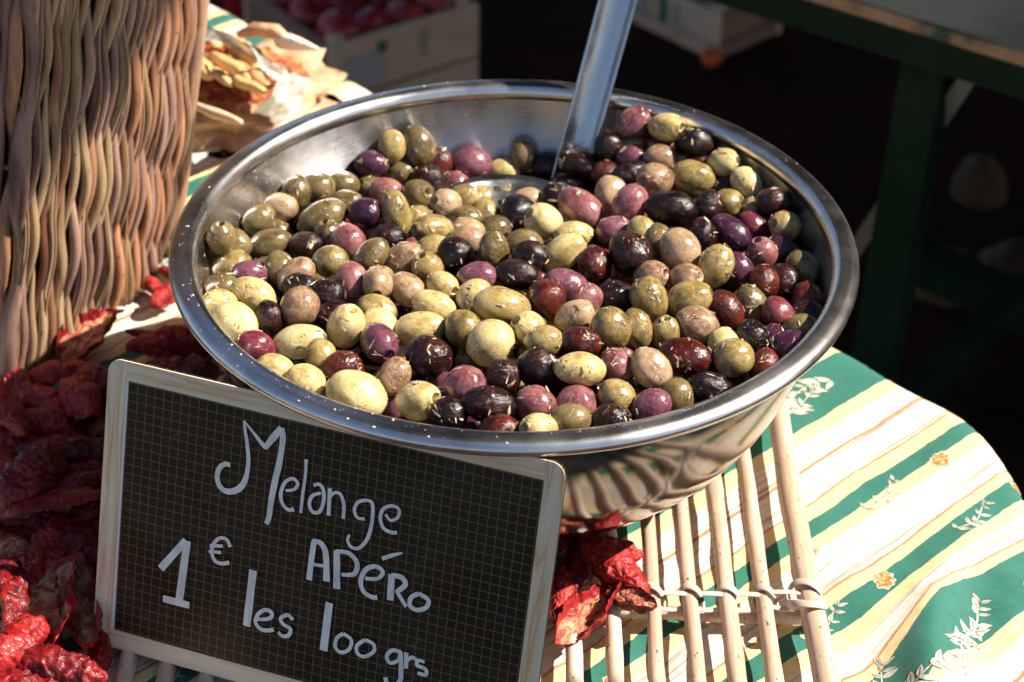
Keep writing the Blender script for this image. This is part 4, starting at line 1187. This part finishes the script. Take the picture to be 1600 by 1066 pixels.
g = Geo(); g.add([bpt(s_, 0, .012, -.004) for s_ in loop]+[bpt(s_, 0, .02, -.004) for s_ in loop], [(3, 2, 1, 0), (4, 5, 6, 7), (0, 1, 5, 4), (1, 2, 6, 5), (2, 3, 7, 6), (3, 0, 4, 7)]); child(g.build('basket_floor', W3, bk, False), bk)

# ------------------------------------------------------------------ bag of chillies behind the bowl
def m_paper(name, c1, c2, tr=.0):
    m = Mat(name, c1, .45); n_ = m.noise(35, m.coord('Object'), 4); m.col(m.ramp(n_, [(.35, c1), (.65, c2)])); m.bump(m.noise(70, m.coord('Object'), 4, .6, 1), .9, .006); m.p.inputs['Subsurface Weight'].default_value = .3; m.p.inputs['Subsurface Radius'].default_value = (1, .5, .25); m.p.inputs['Subsurface Scale'].default_value = .01
    if tr: m.p.inputs['Transmission Weight'].default_value = tr
    return m.m
PAP = m_paper('white_wrapper', (.68, .60, .50), (.78, .74, .66)); KRA = m_paper('kraft_paper', (.50, .26, .14), (.68, .42, .26))
bag = empty('chilli_bag', tuple(at(370, 200))); tag(bag, 'open crumpled paper bag of yellow and rust coloured dried chillies behind the basket', 'bag')
BC = Vector(at(360, 180)); 
def lump(nr, ns, c, rx, ry, rz, amp, seed, zf=0.0):
    o_ = Vector((seed*7.3, seed*3.1, 0))
    def fn(t, a):
        p = Vector((math.sin(t)*math.cos(a), math.sin(t)*math.sin(a), math.cos(t))); k_ = 1+amp*mnoise.noise(p*2.1+o_)+amp*.6*mnoise.noise(p*5+o_)+amp*.35*mnoise.noise(p*11+o_)
        q = Vector((p.x*rx, p.y*ry, p.z*rz))*k_; q.z = max(q.z, zf); return Vector(c)+q
    return sph(nr, ns, fn)
g = Geo(); V, Fc = lump(26, 40, BC+Vector((.0, .004, .001)), .090, .070, .040, .45, 1, .0); g.add(V, Fc); child(g.build('paper_bag', KRA, bag), bag)
SPI = Mat('chilli_flakes', (.3, .06, .02), .7); SPI.col(SPI.ramp(SPI.noise(120, SPI.coord('Object'), 4), [(.38, (.20, .03, .012)), (.5, (.42, .10, .03)), (.62, (.5, .26, .08)), (.72, (.30, .34, .12))])); SPI.bump(SPI.noise(220, SPI.coord('Object'), 4), 1, .006); SPI = SPI.m
g = Geo(); V, Fc = lump(26, 40, BC+Vector((-.005, -.002, .026)), .066, .044, .026, .30, 2, .0); g.add(V, Fc); tag(child(g.build('chilli_flakes', SPI, bag), bag), kind='stuff')
# wrapper: crumpled sheet standing up at the back and right
def sheet(pts_rows, name, mat):
    g = Geo(); R_ = len(pts_rows); C_ = len(pts_rows[0]); nu = 26; nv = 26; V = []
    arr = np.array([[list(p) for p in r_] for r_ in pts_rows])
    for i in range(nu+1):
        for j in range(nv+1):
            u = i/nu*(R_-1); v = j/nv*(C_-1); a, b = min(int(u), R_-2), min(int(v), C_-2); fu, fv = u-a, v-b
            p = arr[a, b]*(1-fu)*(1-fv)+arr[a+1, b]*fu*(1-fv)+arr[a, b+1]*(1-fu)*fv+arr[a+1, b+1]*fu*fv
            q = Vector(p); k_ = mnoise.noise(q*38)*.006+abs(mnoise.noise(q*80))*.004; V.append(q+Vector((k_, -k_*.6, k_*.8)))
    n_ = (nu+1)*(nv+1); V += [v+Vector((.0004, .0008, .0004)) for v in V]
    Fc = [(i*(nv+1)+j, i*(nv+1)+j+1, (i+1)*(nv+1)+j+1, (i+1)*(nv+1)+j) for i in range(nu) for j in range(nv)]
    Fc += [tuple(n_+q for q in f[::-1]) for f in Fc]
    g.add(V, Fc); return child(g.build(name, mat, bag), bag)
def A3(x, y, z): return at(x, y, z)
sheet([[A3(290, 150, .06), A3(340, 140, .07), A3(390, 150, .06), A3(425, 210, .035), A3(455, 205, .004)],
       [A3(285, 58, .085), A3(330, 62, .095), A3(400, 88, .09), A3(445, 140, .055), A3(472, 195, .006)],
       [A3(285, 30, .085), A3(325, 40, .10), A3(385, 72, .10), A3(450, 110, .07), A3(495, 150, .006)]][1:], 'wrapper', PAP)
sheet([[A3(395, 175, .055), A3(420, 150, .07), A3(440, 110, .085)], [A3(430, 200, .02), A3(452, 170, .04), A3(470, 120, .06)], [A3(442, 232, .002), A3(470, 190, .004), A3(490, 150, .006)]], 'wrapper', PAP)
g = Geo(); g.tube([A3(435, 62, .088), A3(455, 66, .088), A3(480, 72, .088), A3(497, 77, .087)], [.012, .011, .007, .003], 10, flat=.5); child(g.build('wrapper_tip', PAP, bag), bag)
g = Geo(); g.tube([A3(372, 55, .09), A3(400, 46, .095), A3(432, 50, .095), A3(450, 66, .088)], [.004, .009, .010, .008], 10, flat=.6); child(g.build('wrapper_fold', KRA, bag), bag)
for (pl, r_, c_) in ([[(300, 60), (330, 68), (350, 80)], .0052, 'y'], [[(310, 95), (320, 108), (328, 118)], .0065, 'y'], [[(335, 88), (365, 105), (395, 130)], .0058, 'y'], [[(360, 75), (385, 88), (415, 100)], .009, 'y'],
                     [[(360, 120), (385, 132), (412, 142)], .0042, 'y'], [[(303, 163), (335, 176), (375, 192)], .0038, 'w'], [[(395, 108), (405, 115), (412, 118)], .006, 'y'], [[(315, 76), (340, 76), (362, 84)], .003, 'r'], [[(330, 110), (345, 120), (356, 132)], .0045, 'y'],
                     [[(370, 100), (400, 122), (420, 135)], .005, 'o']):
    PC = {'y': Mat('yellow_chilli', (.66, .42, .17), .4), 'w': Mat('pale_stalk', (.66, .48, .30), .5), 'r': Mat('red_chilli', (.45, .07, .03), .4), 'o': Mat('orange_chilli', (.60, .28, .12), .4)}[c_].m
    pts = [Vector(A3(x, y, .070)) for x, y in pl]; pp = [pts[0].lerp(pts[1], t) if t <= 1 else pts[1].lerp(pts[2], t-1) for t in np.linspace(0, 2, 9)]
    g = Geo(); pp = [p+Vector((mnoise.noise(p*90), mnoise.noise(p*90+Vector((5, 0, 0))), 0))*.004 for p in pp]; g.tube(pp, [r_*1.35*(.35+.75*math.sin(PI*(.12+.8*k/8)))*(1+.25*mnoise.noise(Vector((k*.9, r_*900, 0)))) for k in range(9)], 10, flat=.7); child(g.build('chilli', PC, bag), bag)

# ------------------------------------------------------------------ background: crates, fruit, green trestle table
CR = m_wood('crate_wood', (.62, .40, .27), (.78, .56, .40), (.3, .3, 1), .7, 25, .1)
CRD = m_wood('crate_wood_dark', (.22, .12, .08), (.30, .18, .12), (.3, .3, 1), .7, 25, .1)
LBL = Mat('crate_label', (.48, .40, .40), .6).m; GRN = Mat('green_mark', (.03, .16, .06), .6).m
def crate(root, P0, ex, ey, Lx, Ly, H, label_side=True):
    """open fruit crate; P0 = lower front left corner, ex along the end plank, ey going back"""
    ez = Vector((0, 0, 1)); ax = (ex, ey, ez)
    def part(nm, c, a, b, h, m): g = Geo(); g.box(c, a, b, h, ax); return child(g.build(nm, m, root, False), root)
    th = .009
    for k in range(2):
        h = H*.62 if k else H*.30; z = (H*.02+h/2) if not k else H*.36+h/2
        part('end_plank', P0+ex*Lx/2+ey*th/2+ez*z, Lx, th, h, CR); part('end_plank', P0+ex*Lx/2+ey*(Ly-th/2)+ez*z, Lx, th, h, CR)
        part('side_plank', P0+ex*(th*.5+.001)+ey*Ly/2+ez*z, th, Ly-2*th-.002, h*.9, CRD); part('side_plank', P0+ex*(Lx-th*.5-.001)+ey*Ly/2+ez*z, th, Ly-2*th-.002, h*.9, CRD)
    n_ = 5
    for k in range(n_): part('bottom_slat', P0+ex*(Lx*(k+.5)/n_)+ey*Ly/2+ez*.012, Lx/n_*.85, Ly-2*th-.004, .006, CR)
    for a in (0, 1):
        for b in (0, 1): part('corner_post', P0+ex*(th+.012+a*(Lx-2*th-.024))+ey*(th+.012+b*(Ly-2*th-.024))+ez*(H/2+.005), .02, .02, H*.98, CR)
def apple(root_loc, r_, seed, label, grp, mat, nm='apple', cat='apple'):
    rs = random.Random(seed)
    def fn(t, a):
        k_ = 1+.03*mnoise.noise(Vector((math.cos(a), math.sin(a), t))+Vector((seed, 0, 0))); rr_ = math.sin(t)*(1+.06*math.cos(t)); z = math.cos(t)*.9-.22*math.exp(-(t/.35)**2)+.12*math.exp(-((PI-t)/.3)**2)
        return Vector((rr_*math.cos(a)*k_, rr_*math.sin(a)*k_, z))*r_
    V, Fc = sph(18, 24, fn); root = empty(nm, root_loc); tag(root, label, cat, grp)
    root.rotation_euler = (rs.uniform(-.8, .8), rs.uniform(-.8, .8), 0); mesh('flesh_body' if nm != 'apple' else 'skin', V, Fc, mat, root)
    g = Geo(); g.tube([(0, 0, r_*.62), (.001, 0, r_*.85), (.003, 0, r_*1.02)], .0014, 6); g.build('stalk', CRD, root)
    return root
def m_apple():
    m = Mat('apple_skin', (.35, .02, .03), .3); m.col(m.ramp(m.noise(30, m.coord('Object'), 4), [(.35, (.20, .008, .015)), (.55, (.42, .03, .04)), (.75, (.55, .2, .1))])); return m.m
APM = m_apple()
cr1 = empty('fruit_crate', tuple(at(620, 200, FLZ))); tag(cr1, 'pale wooden fruit crate full of red apples on the ground behind the table', 'crate')
CH = .145; T0 = Vector(at(516, 72, FLZ+CH)); T1 = Vector(at(748, 3, FLZ+CH)); ex = (T1-T0); ex.z = 0; Lx = ex.length; ex.normalize(); ey = Vector((-ex.y, ex.x, 0))
P0c = Vector((T0.x, T0.y, FLZ)); crate(cr1, P0c, ex, ey, Lx, .27, CH)
fc = P0c-ey*.0012
g = Geo(); g.box(fc+ex*Lx*.22+Vector((0, 0, CH*.60)), Lx*.26, .001, CH*.42, (ex, ey, Vector((0, 0, 1)))); child(g.build('paper_label', LBL, cr1, False), cr1)
g = Geo(); g.box(fc-ey*.001+ex*Lx*.335+Vector((0, 0, CH*.82)), Lx*.06, .001, CH*.12, (ex, ey, Vector((0, 0, 1)))); child(g.build('green_mark', GRN, cr1, False), cr1)
g = Geo(); g.box(fc-ey*.001+ex*Lx*.62+Vector((0, 0, CH*.72)), Lx*.05, .001, CH*.3, (ex, ey, Vector((0, 0, 1)))); child(g.build('faded_stamp', Mat('faded_stamp', (.42, .33, .27), .7).m, cr1, False), cr1)
k = 0; pos_words = ['nearest the crate corner', 'second along the front plank', 'third along the front plank', 'at the front right corner']
for j in range(3):
    for i in range(4):
        k += 1; loc = P0c+ex*(.045+i*(Lx-.09)/3)+ey*(.05+j*.083)+Vector((0, 0, CH-.022+rnd.uniform(-.006, .014)))
        apple(tuple(loc), .036, k, 'red apple in the pale crate, row %s, %s from its left side' % (['one', 'two', 'three', 'four'][j]+' from the front', ['first', 'second', 'third', 'fourth'][i]), 'red apples in the wooden crate', APM)
# dark red box left of the crate
RB = Mat('red_plastic', (.42, .01, .02), .35).m
bx = empty('red_box', tuple(at(410, 60, FLZ))); tag(bx, 'dark red plastic box standing beside the apple crate, out of focus', 'box')
P1 = Vector(at(366, 62, FLZ)); P2 = Vector(at(478, 50, FLZ)); ex2 = (P2-P1).normalized(); Lb = (P2-P1).length; ey2 = Vector((-ex2.y, ex2.x, 0)); axb = (ex2, ey2, Vector((0, 0, 1)))
for nm, c, a, b, h in (('front_wall', P1+ex2*Lb/2+Vector((0, 0, .09)), Lb, .006, .18), ('back_wall', P1+ex2*Lb/2+ey2*.3+Vector((0, 0, .09)), Lb, .006, .18), ('side_wall', P1+ex2*.004+ey2*.15+Vector((0, 0, .09)), .006, .288, .178), ('side_wall', P1+ex2*(Lb-.004)+ey2*.15+Vector((0, 0, .09)), .006, .288, .178), ('floor_panel', P1+ex2*Lb/2+ey2*.15+Vector((0, 0, .01)), Lb-.016, .288, .006)):
    g = Geo(); g.box(c, a, b, h, axb); child(g.build(nm, RB, bx, False), bx)
g = Geo(); g.box(P1+ex2*Lb*.5-ey2*.006+Vector((0, 0, .17)), Lb*1.02, .010, .016, axb); child(g.build('lip', RB, bx, False), bx)
# crate under the green table
cr2 = empty('fruit_crate', tuple(at(1080, 80, FLZ))); tag(cr2, 'dim wooden crate with a green mark lying under the green table', 'crate')
Q0 = Vector(at(985, 34, FLZ)); Q1 = Vector(at(1118, 98, FLZ)); ex3 = (Q1-Q0).normalized(); L3 = (Q1-Q0).length; ey3 = Vector((-ex3.y, ex3.x, 0))
crate(cr2, Q0, ex3, ey3, L3, .16, .085)
for f_, m_ in ((.38, GRN), (.52, LBL), (.15, LBL)):
    g = Geo(); g.box(Q0-ey3*.0015+ex3*L3*f_+Vector((0, 0, .05)), L3*.07, .001, .045, (ex3, ey3, Vector((0, 0, 1)))); child(g.build('printed_mark', m_, cr2, False), cr2)
def m_or():
    m = Mat('orange_peel', (.62, .10, .01), .4); m.bump(m.noise(300, m.coord('Object')), .2, .001); return m.m
apple(tuple(Vector(at(1110, 105, FLZ))+Vector((0, 0, .017))), .018, 77, 'small orange fruit lying on the ground before the dim crate', None, m_or(), 'orange_fruit', 'orange')
# green trestle table
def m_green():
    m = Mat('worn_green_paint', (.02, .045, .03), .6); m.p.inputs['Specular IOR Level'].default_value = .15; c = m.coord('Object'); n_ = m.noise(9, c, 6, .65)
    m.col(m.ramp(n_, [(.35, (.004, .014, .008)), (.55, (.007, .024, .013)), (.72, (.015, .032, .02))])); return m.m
def m_top():
    m = Mat('weathered_table_top', (.25, .25, .22), .75); m.p.inputs['Specular IOR Level'].default_value = .2; c = m.coord('Object'); n_ = m.noise(5, c, 6, .65)
    m.col(m.ramp(n_, [(.35, (.34, .29, .18)), (.5, (.56, .43, .27)), (.65, (.62, .46, .29)), (.75, (.34, .33, .21))])); return m.m
def m_edge():
    m = Mat('worn_edge', (.3, .16, .08), .6); m.col(m.ramp(m.noise(16, m.coord('Object'), 4), [(.42, (.04, .07, .05)), (.52, (.36, .20, .11)), (.7, (.5, .32, .2))])); return m.m
GP, TP, EP = m_green(), m_top(), m_edge()
TZ = -.03; E0 = Vector(at(1060, -82, TZ)); E1 = Vector(at(1600, 82, TZ)); exg = (E1-E0).normalized(); eyg = Vector((-exg.y, exg.x, 0)); axg = (exg, eyg, Vector((0, 0, 1)))
E0 = E0-exg*.62; LG = (E1-E0).length+.9
gt = empty('green_table', (E1.x, E1.y+.4, FLZ)); tag(gt, 'old dark green wooden trestle table with a worn edge, behind on the right', 'table')
for k in range(5):
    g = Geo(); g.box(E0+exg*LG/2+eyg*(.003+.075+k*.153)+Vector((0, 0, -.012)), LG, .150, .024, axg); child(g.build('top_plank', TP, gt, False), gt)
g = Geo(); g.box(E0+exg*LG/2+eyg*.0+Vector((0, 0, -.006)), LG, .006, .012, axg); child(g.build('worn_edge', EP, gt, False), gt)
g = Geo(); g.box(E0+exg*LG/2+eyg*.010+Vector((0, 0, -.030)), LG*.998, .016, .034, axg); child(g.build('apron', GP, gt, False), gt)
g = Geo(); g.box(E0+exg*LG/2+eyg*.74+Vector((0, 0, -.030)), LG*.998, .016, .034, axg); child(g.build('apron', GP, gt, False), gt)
def beam(nm, a, b, wd, th, mt):
    a, b = Vector(a), Vector(b); d = (b-a).normalized(); s1 = exg-d*exg.dot(d); s1.normalize(); s2 = d.cross(s1); g = Geo(); g.box((a+b)/2, wd, th, (b-a).length, (s1, s2, d)); return child(g.build(nm, mt, gt, False), gt)
def seat(x, y): return Vector(at(x, y, TZ-.047))
for (x, y_) in ((1412, 100), (1840, 230)):
    a = seat(x, y_)+eyg*.06; beam('leg', a, Vector((a.x-.02, a.y+.02, FLZ)), .045, .03, GP)
    b = a+eyg*.62; beam('leg', b, Vector((b.x-.02, b.y+.02, FLZ)), .045, .03, GP)
    beam('stretcher', Vector((a.x, a.y+.02, FLZ+.22)), Vector((b.x, b.y-.02, FLZ+.22)), .03, .04, GP)
ST1 = Vector(at(1492, 128, TZ-.05))+eyg*.05; beam('brace', ST1, ST1+Vector((-.085, .22, -.42)), .016, .012, Mat('lit_grey', (.22, .22, .2), .5).m)  # light falling on the strut is put into its pale grey
LB0 = Vector(at(1405, 395, FLZ+.12)); LB1 = Vector(at(1640, 500, FLZ+.12)); g = Geo(); dd = (LB1-LB0).normalized(); g.box((LB0+LB1)/2, (LB1-LB0).length, .04, .05, (dd, Vector((-dd.y, dd.x, 0)), Vector((0, 0, 1)))); child(g.build('lower_rail', GP, gt, False), gt)
# sack and sacks of produce low on the right
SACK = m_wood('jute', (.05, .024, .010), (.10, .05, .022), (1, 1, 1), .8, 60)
def sack(x, y, rx, ry, rz, seed, lb):
    c = Vector(at(x, y, FLZ+rz*.9)); o_ = empty('jute_sack', (c.x, c.y, FLZ)); tag(o_, lb, 'sack')
    V, Fc = lump(20, 28, (0, 0, rz*.85), rx, ry, rz, .12, seed, 0.0); mesh('sack_body', V, Fc, SACK, o_)
    g = Geo(); g.tube([(rx*.3*math.cos(a), rx*.3*math.sin(a), rz*1.72) for a in np.linspace(0, 2*PI, 14)], rz*.08, 8); g.build('sack_mouth', SACK, o_)
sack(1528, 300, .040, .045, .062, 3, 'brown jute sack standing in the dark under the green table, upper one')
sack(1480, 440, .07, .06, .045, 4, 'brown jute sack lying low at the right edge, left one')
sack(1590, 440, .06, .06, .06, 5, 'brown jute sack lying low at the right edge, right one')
